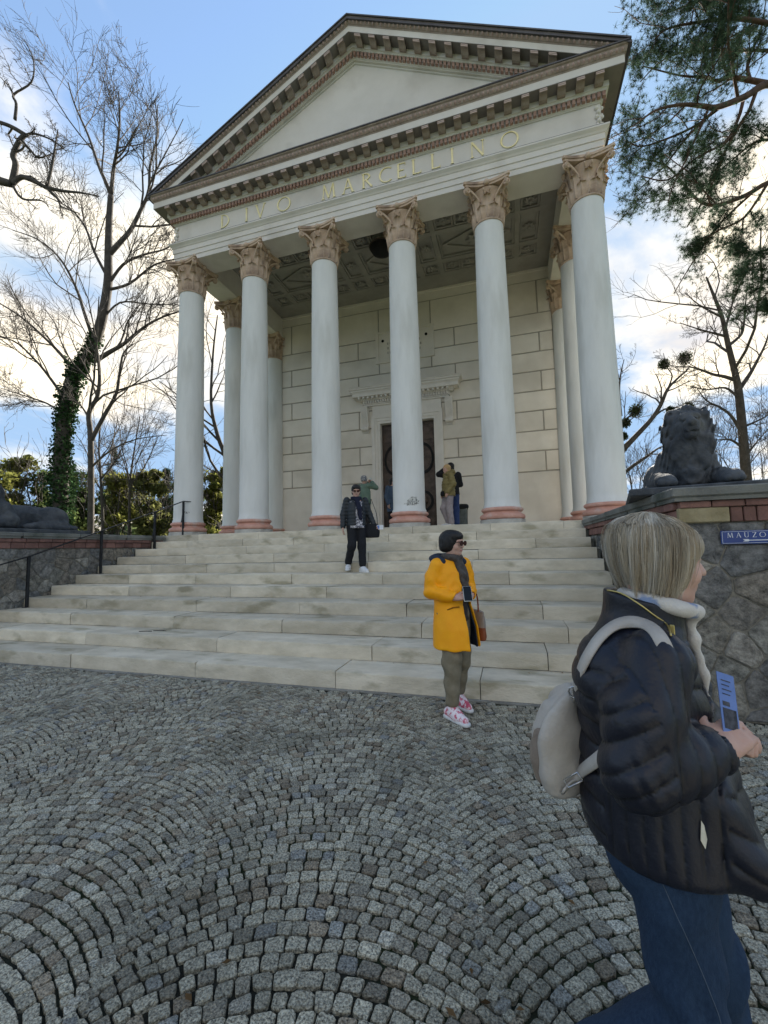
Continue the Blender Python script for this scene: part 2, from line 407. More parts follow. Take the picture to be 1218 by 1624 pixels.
def make_cobbles():
    """arcs of small granite setts laid in strips that run from the viewer towards the stairs"""
    dv = np.array([-0.29, 0.957]); du = np.array([0.957, 0.29])
    p = 0.065
    base = np.array([2.44, -8.0])
    pieces = []
    rr = random.Random(5)
    wid_ = [1.5, 1.3, 1.45, 1.35, 1.5, 1.62, 1.36, 1.36, 1.42, 1.3, 1.5, 1.4, 1.35]; c0 = -sum(wid_[:6])-.68
    for s, w in enumerate(wid_):
        th = R(52 if s < 6 else 48); Rad = w/2/math.sin(th); te = th+.045
        u0 = c0+w/2; c0 += w; ph = rr.uniform(0, 1)
        # the strip must cover the paved rectangle
        for k in range(-110, 130):
            v0 = (k+ph)*p
            crow = base + du*u0 + dv*v0
            if crow[1] < -12.4 or crow[1] > Y_FOOT+.8: continue
            # stones along the arc
            a = -te - rr.uniform(0, .9)*p/Rad; first = True
            while a < te-.02:
                wid = p*rr.uniform(.80, 1.28)*max(.66, math.cos(a))
                da = wid/Rad
                a2 = min(a+da, te)
                if first and a2 < -te+.03: a = a2; continue
                a = max(a, -te); first = False
                if te-a2 < .035: a2 = te
                pieces.append((u0, v0, a, a2, Rad, te)); a = a2
    out = []
    for u0, v0, a, a2, Rad, te_ in pieces:
        j = 0.0092
        aa, bb = a + j/Rad*.38, a2 - j/Rad*.38
        if bb-aa < .02: continue
        def pt(ang, dvv): return base + du*(u0+Rad*math.sin(ang)) + dv*(v0+dvv+Rad*(math.cos(ang)-1))
        h0, h1 = j*.62, p*1.0 - j*.62
        def nx(ang): return math.asin(max(-.99, min(.99, math.sin(ang)*(1+p*math.cos(ang)/Rad))))      # joints stand square to the arc
        lo_a = -te_+.004; q = [pt(aa, h0), pt(bb, h0), pt(min(nx(bb), te_+.03), h1), pt(max(nx(aa), -te_-.03), h1)]
        c = sum(q)/4
        if c[0] < -7.6 or c[0] > 8.4 or c[1] < -11.8 or max(x[1] for x in q) > Y_FOOT-.03: continue
        q = [x + np.array([rr.gauss(0, .0032), rr.gauss(0, .0032)]) for x in q]
        out.append((c, q))
    return out
cob = make_cobbles()
def cobble_geo(q, r):
    """8-sided sett with a worn crown"""
    ring = []
    for i in range(4):
        a, b, c = q[i-1], q[i], q[(i+1) % 4]
        f = r.uniform(.05, .22); g2 = r.uniform(.05, .22)
        ring.append(b+(a-b)*f); ring.append(b+(c-b)*g2)
    ctr = sum(ring)/8; top = r.gauss(0, .0022); tilt = (r.gauss(0, .05), r.gauss(0, .05))
    vs = []
    for sc, z in ((1.0, -.020), (1.0, -.0040), (.90, 0.0), (.45, .0006)):
        for x in ring:
            d = (x-ctr)*sc; vs.append((ctr[0]+d[0], ctr[1]+d[1], z+top+(d[0]*tilt[0]+d[1]*tilt[1])+(r.gauss(0, .0012) if z > -.02 else 0)))
    fs = []
    for k in range(3):
        for i in range(8): jn = (i+1) % 8; fs.append((k*8+i, k*8+jn, k*8+8+jn, k*8+8+i))
    fs.append(tuple(24+i for i in range(8)))
    return vs, fs
def cobble_tint(r, c):
    t = r.random(); k = r.uniform(.72, 1.22)
    if t < .05: col = (.235, .24, .22)
    elif t < .13: col = (.235, .20, .145)
    elif t < .20: col = (.36, .35, .29)
    elif t < .34: col = (.225, .21, .165)
    else: col = (.335, .32, .25)
    return tuple(x*k for x in col)
plaza = mesh_obj('cobbled_plaza', [(-8, -14, -.016), (9, -14, -.016), (9, Y_FOOT+.2, -.016), (-8, Y_FOOT+.2, -.016)], [(0, 1, 2, 3)], m_joint)
tag(plaza, kind='structure')
rc2 = random.Random(3)
def vis_size(c):
    d = np.array([c[0], c[1], 0])-CAMP; z = d@_fw
    if z < .3: return 0
    u = 609+FPX*(d@_rt)/z; v = 812-FPX*(d@_up)/z
    if not (0 < u < 1218 and 0 < v < 1624): return 0
    if u > 880 and v > 1240 and u < 1190: return 0      # behind the woman in front
    return 1/z
order = sorted(range(len(cob)), key=lambda i: -vis_size(cob[i][0]))
near = set(order[:300])
allv, allf, allc = [], [], []
def set_tint(me, cols):
    at = me.color_attributes.new('tint', 'FLOAT_COLOR', 'POINT')
    at.data.foreach_set('color', np.array(cols, np.float32).ravel())
for i, (c, q) in enumerate(cob):
    vs, fs = cobble_geo(q, rc2); t = (*cobble_tint(rc2, c), 1)
    if i in near:
        o = mesh_obj('cobble', vs, fs, m_cobble, plaza); set_tint(o.data, [t]*len(vs))
    else:
        n = len(allv); allv.extend(vs); allf.extend([tuple(x+n for x in f) for f in fs]); allc.extend([t]*len(vs))
o = mesh_obj('cobbles', allv, allf, m_cobble, plaza); set_tint(o.data, allc); tag(o, kind='stuff')
m_mortar = pmat('mortar', (.20, .20, .18), (.34, .34, .31), 8, .95, .4, 50)
mb = MB(); xa = XL-.1
while xa < XR+.1:
    xb = min(xa+random.uniform(.5, 1.3), XR+.1); mb.box(xa, xb-.004, Y_FOOT-.030-random.uniform(0, .012), Y_FOOT+.01, -.02, -.001+random.uniform(0, .003)); xa = xb
mb.build('mortar_strip', m_mortar, plaza)

# ================================================================== stairs
m_stone = pmat('sandstone_step', (.49, .44, .335), (.66, .60, .475), 3.2, .88, .45, 38, c3=(.35, .315, .22), s3=2.6, t3=(.56, .68), objrand=.16, stretch=(.7, 1.3, 1.6))
m_stone_core = pmat('step_bed', (.09, .09, .075), (.15, .15, .125), 6, .95)
st = MB()
for k in range(1, 11):
    st.box(XL-.05, XR+.05, Y_TOP-(11-k)*TR+.03, Y_TOP+.05, (k-1)*RI-.02, k*RI-.03)
stairs = st.build('staircase', m_stone_core); tag(stairs, kind='structure')
def step_block(x0, x1, y0, y1, z0, z1, parent, name, mat, r, b=.014, jit=.0022):
    n = max(2, int((x1-x0)/.12)); vs, fs = [], []
    zo, yo = r.gauss(0, .002), r.gauss(0, .003); ti = r.gauss(0, .0012)
    for i in range(n+1):
        t = i/n; x = x0+(x1-x0)*t; e = b*(2.2 if i in (0, n) and r.random() < .35 else 1)
        bb = e*r.uniform(.6, 1.5); dz = zo+ti*(x-x0)
        if r.random() < .03: bb *= 2.2
        for yy, z in ((y0+yo, z0), (y0+yo+r.gauss(0, jit*.4), z0+.006), (y0+yo+r.gauss(0, jit*.5), z1-bb+dz), (y0+yo+bb*.35+r.gauss(0, jit*.3), z1-bb*.3+dz), (y0+yo+bb, z1+dz+r.gauss(0, jit*.3)), (y1, z1+dz), (y1, z0)):
            vs.append((x, yy, z))
    for i in range(n):
        for k in range(6): fs.append((i*7+k, (i+1)*7+k, (i+1)*7+k+1, i*7+k+1))
    fs.append(tuple(range(7))[::-1][::-1]); fs.append(tuple(n*7+k for k in range(7))[::-1])
    return autosmooth(mesh_obj(name, vs, fs, mat, parent), 50)
rs = random.Random(21)
# joints read off the photograph for the lower rows, free elsewhere
for k in range(1, 11):
    yf = Y_TOP-(11-k)*TR; x = XL; xs = [x]; x += rs.uniform(.9, 2.0)
    while x < XR-.7: xs.append(x); x += rs.uniform(1.25, 2.35)
    xs.append(XR)
    for a, b2 in zip(xs[:-1], xs[1:]):
        step_block(a+.004, b2-.004, yf, yf+TR+.03, (k-1)*RI+.003, k*RI, stairs, 'step_block', m_stone, rs)

# ================================================================== parapet walls of rubble, brick and coping
def rubble_mat():
    m, nt, b = new_mat('field_stone'); N, L = nt.nodes, nt.links
    oi = N.new('ShaderNodeObjectInfo'); tcn = N.new('ShaderNodeTexCoord')
    rmp = N.new('ShaderNodeValToRGB'); L.new(oi.outputs['Random'], rmp.inputs[0])
    els = rmp.color_ramp.elements; els[0].position = 0; els[0].color = (.16, .16, .155, 1); els[1].position = 1; els[1].color = (.30, .265, .21, 1)
    for p_, c_ in ((.25, (.25, .215, .165)), (.45, (.12, .13, .135)), (.6, (.34, .31, .26)), (.8, (.19, .19, .165))):
        e = els.new(p_); e.color = (*c_, 1)
    nz = N.new('ShaderNodeTexNoise'); nz.inputs['Scale'].default_value = 13; nz.inputs['Detail'].default_value = 10; nz.inputs['Roughness'].default_value = .72; L.new(tcn.outputs['Object'], nz.inputs['Vector'])
    mr = N.new('ShaderNodeMapRange'); L.new(nz.outputs['Fac'], mr.inputs['Value']); mr.inputs['From Min'].default_value = .3; mr.inputs['From Max'].default_value = .7; mr.inputs['To Min'].default_value = .22; mr.inputs['To Max'].default_value = 2.1
    v = N.new('ShaderNodeVectorMath'); v.operation = 'SCALE'; L.new(rmp.outputs[0], v.inputs[0]); L.new(mr.outputs[0], v.inputs['Scale'])
    L.new(v.outputs[0], b.inputs['Base Color']); b.inputs['Roughness'].default_value = .82
    nb = N.new('ShaderNodeTexNoise'); nb.inputs['Scale'].default_value = 22; nb.inputs['Detail'].default_value = 8; nb.inputs['Roughness'].default_value = .7; L.new(tcn.outputs['Object'], nb.inputs['Vector'])
    bn = N.new('ShaderNodeBump'); bn.inputs['Strength'].default_value = 1.0; bn.inputs['Distance'].default_value = .05; L.new(nb.outputs['Fac'], bn.inputs['Height']); L.new(bn.outputs[0], b.inputs['Normal'])
    return m
m_rubble = rubble_mat()
m_wallmortar = pmat('rubble_mortar', (.14, .13, .105), (.27, .25, .205), 14, .95, .6, 60)
m_brick = pmat('red_brick', (.18, .095, .078), (.26, .14, .112), 7, .85, .4, 60, objrand=.25, c3=(.10, .06, .05), s3=3, t3=(.55, .75))
m_cope = pmat('coping_stone', (.15, .15, .135), (.27, .265, .235), 4, .85, .5, 35, c3=(.075, .085, .07), s3=2.0, t3=(.48, .68), objrand=.12)
m_corner = pmat('corner_sandstone', (.26, .215, .12), (.40, .34, .21), 5, .85, .4, 40)
def clip_poly(poly, n, d):
    out = []
    for i in range(len(poly)):
        a, b = poly[i], poly[(i+1) % len(poly)]; da, db = a@n-d, b@n-d
        if da <= 0: out.append(a)
        if (da < 0) != (db < 0) and abs(da-db) > 1e-9: out.append(a+(b-a)*(da/(da-db)))
    return out
def rubble_cells(w, h, size, r):
    """irregular stones filling a w x h rectangle, wider than high"""
    pts = []; ny = max(1, round(h/(size*.78)))
    for j in range(ny):
        hh = h/ny; x = -r.uniform(0, size)
        while x < w+size:
            sz = size*r.uniform(.45, 1.9); pts.append(np.array([x+sz/2, (j+.5)*hh+r.uniform(-.48, .48)*hh])); x += sz
    cells = []
    for i, p in enumerate(pts):
        poly = [np.array(q, float) for q in ((0, 0), (w, 0), (w, h), (0, h))]
        for j, q in enumerate(pts):
            if i == j or np.linalg.norm(p-q) > size*4: continue
            n = q-p; poly = clip_poly(poly, n, ((q+p)/2)@n)
            if len(poly) < 3: break
        if len(poly) >= 3:
            ar = .5*abs(sum(poly[k][0]*poly[(k+1) % len(poly)][1]-poly[(k+1) % len(poly)][0]*poly[k][1] for k in range(len(poly))))
            if ar > .004: cells.append(poly)
    return cells
def rubble_face(parent, org, ax, w, h, nrm, size, r, keep=None):
    org, ax, nrm = np.array(org, float), np.array(ax, float), np.array(nrm, float)
    for poly in rubble_cells(w, h, size, r):
        c = sum(poly)/len(poly)
        if keep and not keep(c): continue
        P = []
        for i in range(len(poly)):                      # rounded corners
            a, b, d = poly[i-1], poly[i], poly[(i+1) % len(poly)]
            P += [b+(a-b)*r.uniform(.04, .18), b+(d-b)*r.uniform(.04, .18)]
        P = [c+(q-c)*(1-.009/max(.05, np.linalg.norm(q-c))) for q in P]
        n = len(P); vs = []; pr = r.uniform(.008, .026)
        for sc, dd in ((1, -.02), (1, pr*.45), (.93, pr*.9), (.60, pr)):
            for q in P:
                z = c+(q-c)*sc+np.array([r.gauss(0, .004), r.gauss(0, .004)])*(sc < 1)
                vs.append(org+ax*z[0]+np.array([0, 0, 1])*z[1]+nrm*(dd+r.gauss(0, .0035)*(dd > 0)))
        fs = []
        for k in range(3):
            for i in range(n): j = (i+1) % n; fs.append((k*n+i, k*n+j, k*n+n+j, k*n+n+i))
        fs.append(tuple(3*n+i for i in range(n)))
        if np.cross(ax, [0, 0, 1])@nrm < 0: fs = [f[::-1] for f in fs]
        autosmooth(mesh_obj('rubble_stone', vs, fs, m_rubble, parent), 48)
ZC0, ZC1, ZB0, ZB1 = 1.792, 1.905, 1.605, 1.722        # coping, lower brick course
def brick(parent, x0, x1, y0, y1, z0, z1):
    b = MB(); b.bbox(x0, x1, y0, y1, z0, z1, .005); return b.build('brick', m_brick, parent)
def coping(parent, x0, x1, y0, y1, r):
    o = MB(); t = .035
    o.box(x0+.02, x1-.02, y0+.02, y1-.02, ZC0, ZC0+t); o.bbox(x0, x1, y0, y1, ZC0+t, ZC1+r.gauss(0, .002), .010)
    return o.build('coping_stone', m_cope, parent)
YW0, YW1 = Y_FOOT-.02, -.72
def parapet(name, x0, x1, side, label, r):
    """side = +1: the stairs lie on its -X side; -1: on its +X side"""
    root = thing(name, ((x0+x1)/2, (YW0+YW1)/2, 0), label, 'wall')
    c = MB(); c.box(x0+.018, x1-.018, YW0+.018, YW1-.03, -.3, ZC0-.001); c.build('mortar_core', m_wallmortar, root)
    xi = x0 if side > 0 else x1
    # inner face (the steps hide its lower part)
    def keep(cc): return cc[1] > max(0, (YW0+cc[0]-Y_FOOT)/TR)*RI-.12
    rubble_face(root, (xi+side*.02, YW0, 0), (0, 1, 0), YW1-YW0, ZB0, (-side, 0, 0), .27, r, keep)
    rubble_face(root, (x0, YW0+.02, 0), (1, 0, 0), x1-x0, ZB0, (0, -1, 0), .25, r)
    # brick courses on both visible faces
    y = YW0+.03
    while y < YW1-.05:
        y2 = min(y+.235, YW1)
        a, b2 = (xi-side*.022, xi+side*.10); brick(root, min(a, b2), max(a, b2), y+.004, y2-.004, ZB0+.003, ZB1-.003)
        a, b2 = (xi-side*.050, xi+side*.10); brick(root, min(a, b2), max(a, b2), y+.004, y2-.004, ZB1+.003, ZC0-.003); y = y2
    xq = x0+(.36 if side > 0 else 0.0)
    cb = MB(); cb.bbox(*( (x0-.028, x0+.34) if side > 0 else (x1-.34, x1+.028)), YW0-.026, YW0+.028, ZB0+.002, ZC0-.058, .008); cb.build('corner_block', m_corner, root)
    x = x0+(.345 if side > 0 else .01); xe = x1-(.345 if side < 0 else .01)
    while x < xe-.05:
        brick(root, x+.005, min(x+.092, xe)-.005, YW0-.020, YW0+.10, ZB0+.003, ZC0-.062); x += .092
    x = x0-.02
    while x < x1:
        brick(root, x+.004, x+.231, YW0-.036, YW0+.10, ZC0-.058, ZC0-.003) if x+.231 < x1 else None; x += .235
    # coping: front row, then slabs along the inner edge, then the rest of the top
    ov = .085; xs = [x0-ov]
    while xs[-1] < x1+ov-.5: xs.append(min(xs[-1]+r.uniform(.9, 1.3), x1+ov))
    if xs[-1] < x1+ov: xs[-1] = x1+ov
    for a, b2 in zip(xs[:-1], xs[1:]): coping(root, a+.003, b2-.003, YW0-ov, YW0+.42, r)
    y = YW0+.426
    while y < YW1:
        y2 = y+r.uniform(.9, 1.25); y2 = YW1+.05 if y2 > YW1-.3 else y2
        coping(root, x0-ov, x1+ov, y, y2-.006, r); y = y2
    return root
rw = random.Random(31)
par_r = parapet('parapet_wall', XR+.08, XR+2.75, +1, 'rubble stone parapet with red brick band carrying the blue sign', rw)
par_l = parapet('parapet_wall', XL-2.75, XL-.05, -1, 'rubble stone parapet with red brick band beside the handrail', rw)
# ================================================================== the mausoleum
m_plaster = pmat('cream_plaster', (.66, .615, .56), (.73, .685, .63), 1.2, .85, .12, 60, c3=(.55, .505, .45), s3=1.1, t3=(.52, .75))
m_wall = pmat('wall_plaster', (.70, .64, .545), (.77, .71, .615), 1.5, .88, .15, 60, c3=(.56, .505, .42), s3=.5, t3=(.5, .72), objrand=.04)
m_wallj = pmat('wall_joint', (.31, .28, .23), (.38, .345, .29), 5, .95)
m_shaft = pmat('column_paint', (.67, .665, .625), (.745, .74, .70), 2.2, .75, .10, 40, c3=(.57, .56, .51), s3=1.6, t3=(.5, .72), stretch=(1.6, 1.6, .32))
m_terra = pmat('terracotta', (.47, .335, .235), (.62, .475, .36), 5, .8, .3, 40, c3=(.20, .13, .10), s3=2.2, t3=(.52, .72))
m_pink = pmat('base_terracotta', (.52, .27, .20), (.64, .37, .29), 4, .8, .2, 50, c3=(.58, .48, .42), s3=2.5, t3=(.58, .72))
m_plinth = pmat('plinth_stone', (.40, .385, .34), (.55, .53, .48), 5, .85, .4, 40, c3=(.22, .21, .18), s3=3, t3=(.58, .72))
m_brown = pmat('cornice_terracotta', (.25, .195, .16), (.36, .29, .24), 6, .8, .3, 40)
m_red = pmat('dentil_terracotta', (.32, .19, .15), (.43, .275, .22), 6, .8, .2, 40)
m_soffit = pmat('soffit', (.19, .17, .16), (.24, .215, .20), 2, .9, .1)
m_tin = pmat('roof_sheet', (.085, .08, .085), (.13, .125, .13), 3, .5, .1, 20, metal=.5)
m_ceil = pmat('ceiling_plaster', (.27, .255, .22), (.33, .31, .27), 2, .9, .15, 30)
m_gold = pmat('gilding', (.72, .64, .32), (.84, .77, .48), 8, .42, .1, 40, metal=.35)
m_bronze = pmat('bronze_door', (.055, .04, .032), (.11, .08, .062), 6, .45, .3, 40, metal=.4)
m_trim = pmat('door_trim', (.68, .635, .565), (.75, .70, .63), 3, .85, .15, 50)
HX, FY = 5.227+.33, -.33           # architrave faces
SP = 2.0908
Y_WALL = 4.45; Y_BACK = 15.0
maus = thing('mausoleum', (0, 4, 0), 'cream classical mausoleum with six tall columns and a triangular pediment', 'mausoleum')

# stylobate and portico floor
s = MB(); s.box(-6.0, 6.0, Y_TOP+.03, Y_BACK+.3, -.3, FLOOR-.02); base = s.build('stylobate', m_stone_core, maus)
xs = [-6.0, -4.35, -2.6, -.9, 1.25, 2.9, 4.3, 6.0]
for a, b in zip(xs[:-1], xs[1:]): step_block(a+.0025, b-.0025, Y_TOP, Y_TOP+.6, FLOOR-RI+.003, FLOOR, base, 'stylobate_block', m_stone, rs)
x = -6.0
while x < 5.99:
    for j, (a, b) in enumerate(((-.02, 1.15), (1.155, 2.3), (2.305, 3.4), (3.405, 4.5))):
        f = MB(); f.bbox(x+.003, x+.997, a, b, FLOOR-.05, FLOOR-.002+rs.gauss(0, .0012), .004); f.build('floor_slab', m_stone, base)
    x += 1.0

# ---- columns
def capital_mesh():
    m = MB()
    m.lathe([(.318, -.012), (.345, -.006), (.352, .012), (.345, .03), (.322, .036)], 32)          # astragal
    m.lathe([(.318, .03), (.322, .30), (.335, .52), (.365, .66), (.40, .735)], 32)                # bell
    H, W = .77, .515
    # abacus with concave sides and cut corners, in two layers
    for z0, z1, k in ((H, H+.055, .95), (H+.055, H+.112, 1.0)):
        poly = []
        for q in range(4):
            ang = q*math.pi/2; ca, sa = math.cos(ang), math.sin(ang)
            for i in range(9):
                t = -1+i/4; y = t*W*.93*k; xx = (W-.115*(1-t*t))*k
                poly.append((xx*ca-y*sa, xx*sa+y*ca))
        m.prism(poly, 'z', z0, z1)
    # leaves
    def leaf(ang, r0, z0, hgt, wid, curl):
        vs, fs = [], []; nu, nv = 5, 8
        for j in range(nv):
            t = j/(nv-1); zt = z0+hgt*min(1, t*1.12)-(max(0, t-.80)*hgt*.75); out = r0+.012+.030*math.sin(t*3)+curl*max(0, (t-.5)/.5)**1.8
            ww = wid*(.62+.55*math.sin(min(1, t*1.05)*2.4))*(1 if t < .85 else .72)
            for i in range(nu):
                q = -1+2*i/(nu-1); sc = .014*(1-abs(q)) + (.016*math.cos(q*math.pi*2))
                a = ang+q*ww/2/(out+.01); rr_ = out+sc*.8-abs(q)**2*.018; zz_ = zt - abs(q)**2*.03*t+(.012 if (j % 2 and abs(q) > .9) else 0)
                vs.append((rr_*math.cos(a), rr_*math.sin(a), zz_))
        n = len(vs)
        for j in range(nv-1):
            for i in range(nu-1): fs.append((j*nu+i, j*nu+i+1, (j+1)*nu+i+1, (j+1)*nu+i))
        m.add(vs, fs)
    for i in range(8): leaf(i*math.pi/4+math.pi/8, .318, .035, .33, .235, .085)
    for i in range(8): leaf(i*math.pi/4, .320, .05, .56, .20, .13)
    # volutes to the corners and small helices to the middle of each side
    def volute(ang, sgn, r_end, z_end, rad, w):
        pts = []; off = sgn*.055
        for t in np.linspace(0, 1, 7):
            r_ = .345+(r_end-.345)*t**1.5; pts.append((r_, z_end-.30+.30*t**.75, off*(1-t)*1.6))
        c = (r_end-.01, z_end-rad)
        for t in np.linspace(.15, 1, 12):
            a = math.pi/2-t*2*math.pi*1.35; rr_ = rad*(1-.72*t); pts.append((c[0]+rr_*math.cos(a), c[1]+rr_*math.sin(a), off*.12))
        P = [(r_*math.cos(ang)-l*math.sin(ang), r_*math.sin(ang)+l*math.cos(ang), z) for r_, z, l in pts]
        m.tube(P, [w*.8]*3+[w]*4+[w*.9]*6+[w*.6]*6, 5)
    for q in range(4):
        a = math.pi/4+q*math.pi/2
        for sg in (-1, 1): volute(a+sg*.035, sg, .62, .755, .066, .026)
        m.lathe([(.001, .63), (.03, .65), (.036, .69), (.03, .73), (.001, .75)], 8, (.625*math.cos(a), .625*math.sin(a)))
        b = q*math.pi/2
        for sg in (-1, 1): volute(b+sg*.17, -sg*.6, .425, .70, .042, .015)
        fx, fy = .412*math.cos(b), .412*math.sin(b)
        m.lathe([(.001, .755), (.05, .775), (.066, .82), (.05, .865), (.001, .885)], 8, (fx, fy))
    return m
CAPZ = 8.82; CAPH = .882
cm = capital_mesh()
# scale the capital to the measured height
cm.v = [(x, y, z) for x, y, z in cm.v]
ZB_ = FLOOR; HB = .362
def shaft_prof():
    z0, z1 = ZB_+HB, CAPZ; pr = [(.400, z0-.02), (.398, z0+.03), (.377, z0+.075)]
    for t in np.linspace(.03, 1, 14): pr.append((.375-.050*(t**1.7), z0+(z1-z0)*t))
    return pr
sm = MB(); sm.lathe(shaft_prof(), 40)
col0 = sm.build('column', m_shaft, None); autosmooth(col0, 40)
capo = cm.build('capital', m_terra, None); autosmooth(capo, 50); capo.location = (0, 0, CAPZ); 
bm_ = MB()
def torus_prof(r, z, h, n=7):
    return [(r+h/2*math.cos(-math.pi/2+math.pi*i/n), z+h/2+h/2*math.sin(-math.pi/2+math.pi*i/n)) for i in range(n+1)]
pb = [(.40, ZB_+.095)]+torus_prof(.428, ZB_+.097, .115)+[(.425, ZB_+.222), (.402, ZB_+.235), (.398, ZB_+.256), (.418, ZB_+.270)]+torus_prof(.408, ZB_+.272, .078)+[(.408, ZB_+.352), (.392, ZB_+.362)]
bm_.lathe(pb, 40); baso = bm_.build('base', m_pink, None); autosmooth(baso, 40)
pm = MB(); pm.lathe([(.478, ZB_-.004), (.482, ZB_+.02), (.476, ZB_+.06), (.482, ZB_+.085), (.470, ZB_+.096)], 40)
plo = pm.build('plinth', m_plinth, None); autosmooth(plo, 40)
for ch in (capo, baso, plo): ch.parent = col0
spots = [((i-2.5)*SP, 0.0) for i in range(6)]+[(-5.227, 2.056), (5.227, 2.056), (-5.227, 4.42), (5.227, 4.42)]
for i, (x, y) in enumerate(spots):
    c = col0 if i == 0 else dup(col0)
    c.location = (x, y, 0); c.parent = maus; c.matrix_parent_inverse = wmat(maus).inverted()
    if i > 0: c.rotation_euler = (0, 0, 0)
cols = [o for o in maus.children if o.name.startswith('column')]

# patches of plaster lost or scribbled on the shafts
m_patch = pmat('worn_plaster', (.17, .17, .16), (.62, .61, .56), 26, .9, .5, 60, lo=.42, hi=.56)
def shaft_patch(cx, cy, ang, z, w, h, parent, seed):
    r = random.Random(seed); vs, fs = [], []; n = 14; Rr = .3775
    ring = [(w/2*math.cos(2*math.pi*i/n)*r.uniform(.55, 1.1), h/2*math.sin(2*math.pi*i/n)*r.uniform(.55, 1.1)) for i in range(n)]
    vs.append((cx+Rr*math.cos(ang), cy+Rr*math.sin(ang), z))
    for k in (.5, 1.0):
        for a, b in ring: vs.append((cx+Rr*math.cos(ang+a*k/Rr), cy+Rr*math.sin(ang+a*k/Rr), z+b*k))
    for i in range(n):
        j = (i+1) % n; fs.append((0, 1+i, 1+j)); fs.append((1+i, 1+n+i, 1+n+j, 1+j))
    return mesh_obj('worn_patch', vs, fs, m_patch, parent, True)
shaft_patch(spots[3][0], 0, R(-62), FLOOR+.60, .30, .22, cols[3], 2)
shaft_patch(spots[3][0], 0, R(-70), FLOOR+.52, .42, .10, cols[3], 5)
shaft_patch(spots[0][0], 0, R(-55), FLOOR+.62, .22, .08, cols[0], 8)

# ---- ring sweeps for architrave, frieze and cornice (left side, front, right side)
def ring(prof, name, mat, parent, closed=True, smooth=False):
    m = MB(); n = len(prof); path = []
    for o_, z in prof: path.append([(-HX-o_, Y_BACK, z), (-HX-o_, FY-o_, z), (HX+o_, FY-o_, z), (HX+o_, Y_BACK, z)])
    vs = [path[i][k] for i in range(n) for k in range(4)]; fs = []
    for i in range(n if closed else n-1):
        j = (i+1) % n
        for k in range(3): fs.append((i*4+k, i*4+k+1, j*4+k+1, j*4+k))
    m.add(vs, fs)
    if closed: m.f.append(tuple(i*4 for i in range(n))); m.f.append(tuple(i*4+3 for i in range(n))[::-1]); m.m += [0, 0]
    o = m.build(name, mat, parent); return autosmooth(o, 30) if smooth else o
ZA = 9.70
ring([(-.70, ZA), (0, ZA), (0, 9.83), (.02, 9.835), (.02, 9.97), (.04, 9.975), (.04, 10.105), (.055, 10.115), (.075, 10.15), (.115, 10.19), (.125, 10.20), (.125, 10.235), (-.02, 10.237), (-.70, 10.237)], 'architrave', m_plaster, maus)
frieze = ring([(-.70, 10.238), (.0, 10.238), (.0, 10.825), (-.70, 10.825)], 'frieze', m_plaster, maus)
cornice = ring([(-.5, 10.826), (.022, 10.826), (.022, 10.845), (.05, 10.858), (.05, 10.985), (.11, 10.99), (.13, 11.02), (.155, 11.03), (.155, 11.155), (-.5, 11.155)], 'cornice', m_plaster, maus)
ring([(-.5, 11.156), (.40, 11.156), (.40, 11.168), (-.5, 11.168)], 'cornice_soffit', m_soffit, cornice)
ring([(-.5, 11.169), (.402, 11.169), (.402, 11.335), (-.5, 11.335)], 'corona', m_plaster, cornice)
ring([(-.5, 11.336), (.405, 11.336), (.415, 11.365), (.43, 11.372), (.455, 11.42), (.463, 11.47), (.49, 11.485), (.497, 11.51), (-.5, 11.512)], 'cymatium', m_brown, cornice)
ring([(-.5, 11.514), (.515, 11.513), (.515, 11.540), (-.5, 11.546)], 'flashing', m_tin, cornice)
ring([(.02, 10.2365), (.128, 10.2360), (.128, 10.2405), (.02, 10.247)], 'architrave_flashing', m_tin, maus, closed=False)
# dentils and egg ornaments: too small to pick apart, one mesh each
d = MB(); DS = .0985
for i in range(-57, 58): d.box(i*DS-.031, i*DS+.031, FY-.118, FY-.05, 10.866, 10.978)
y = FY+.0
while y < 9:
    for sx in (-1, 1): d.box(*sorted((sx*(HX+.05), sx*(HX+.118))), y, y+.062, 10.866, 10.978)
    y += DS
tag(d.build('dentils', m_red, cornice), kind='stuff')
def egg(m, x, y, z, sx, sy, sz, shear=0.0):
    n = 6; vs = [(x, y-sy, z)]
    for k, rr_ in ((.7, .72), (0, 1.0)):
        for i in range(n):
            a = 2*math.pi*i/n; dx = sx*rr_*math.cos(a); vs.append((x+dx, y-sy*k, z+sz*rr_*math.sin(a)+shear*dx))
    fs = [(0, 1+(i+1) % n, 1+i) for i in range(n)]+[(1+i, 1+(i+1) % n, 1+n+(i+1) % n, 1+n+i) for i in range(n)]
    m.add(vs, fs)
e = MB(); ES = .102
for i in range(-58, 59): egg(e, i*ES, FY-.43, 11.418, .036, .045, .050)
m_egg = pmat('egg_terracotta', (.33, .23, .195), (.45, .33, .285), 9, .8, .2, 40)
eo = e.build('egg_ornaments', m_egg, cornice, True); tag(eo, kind='stuff')
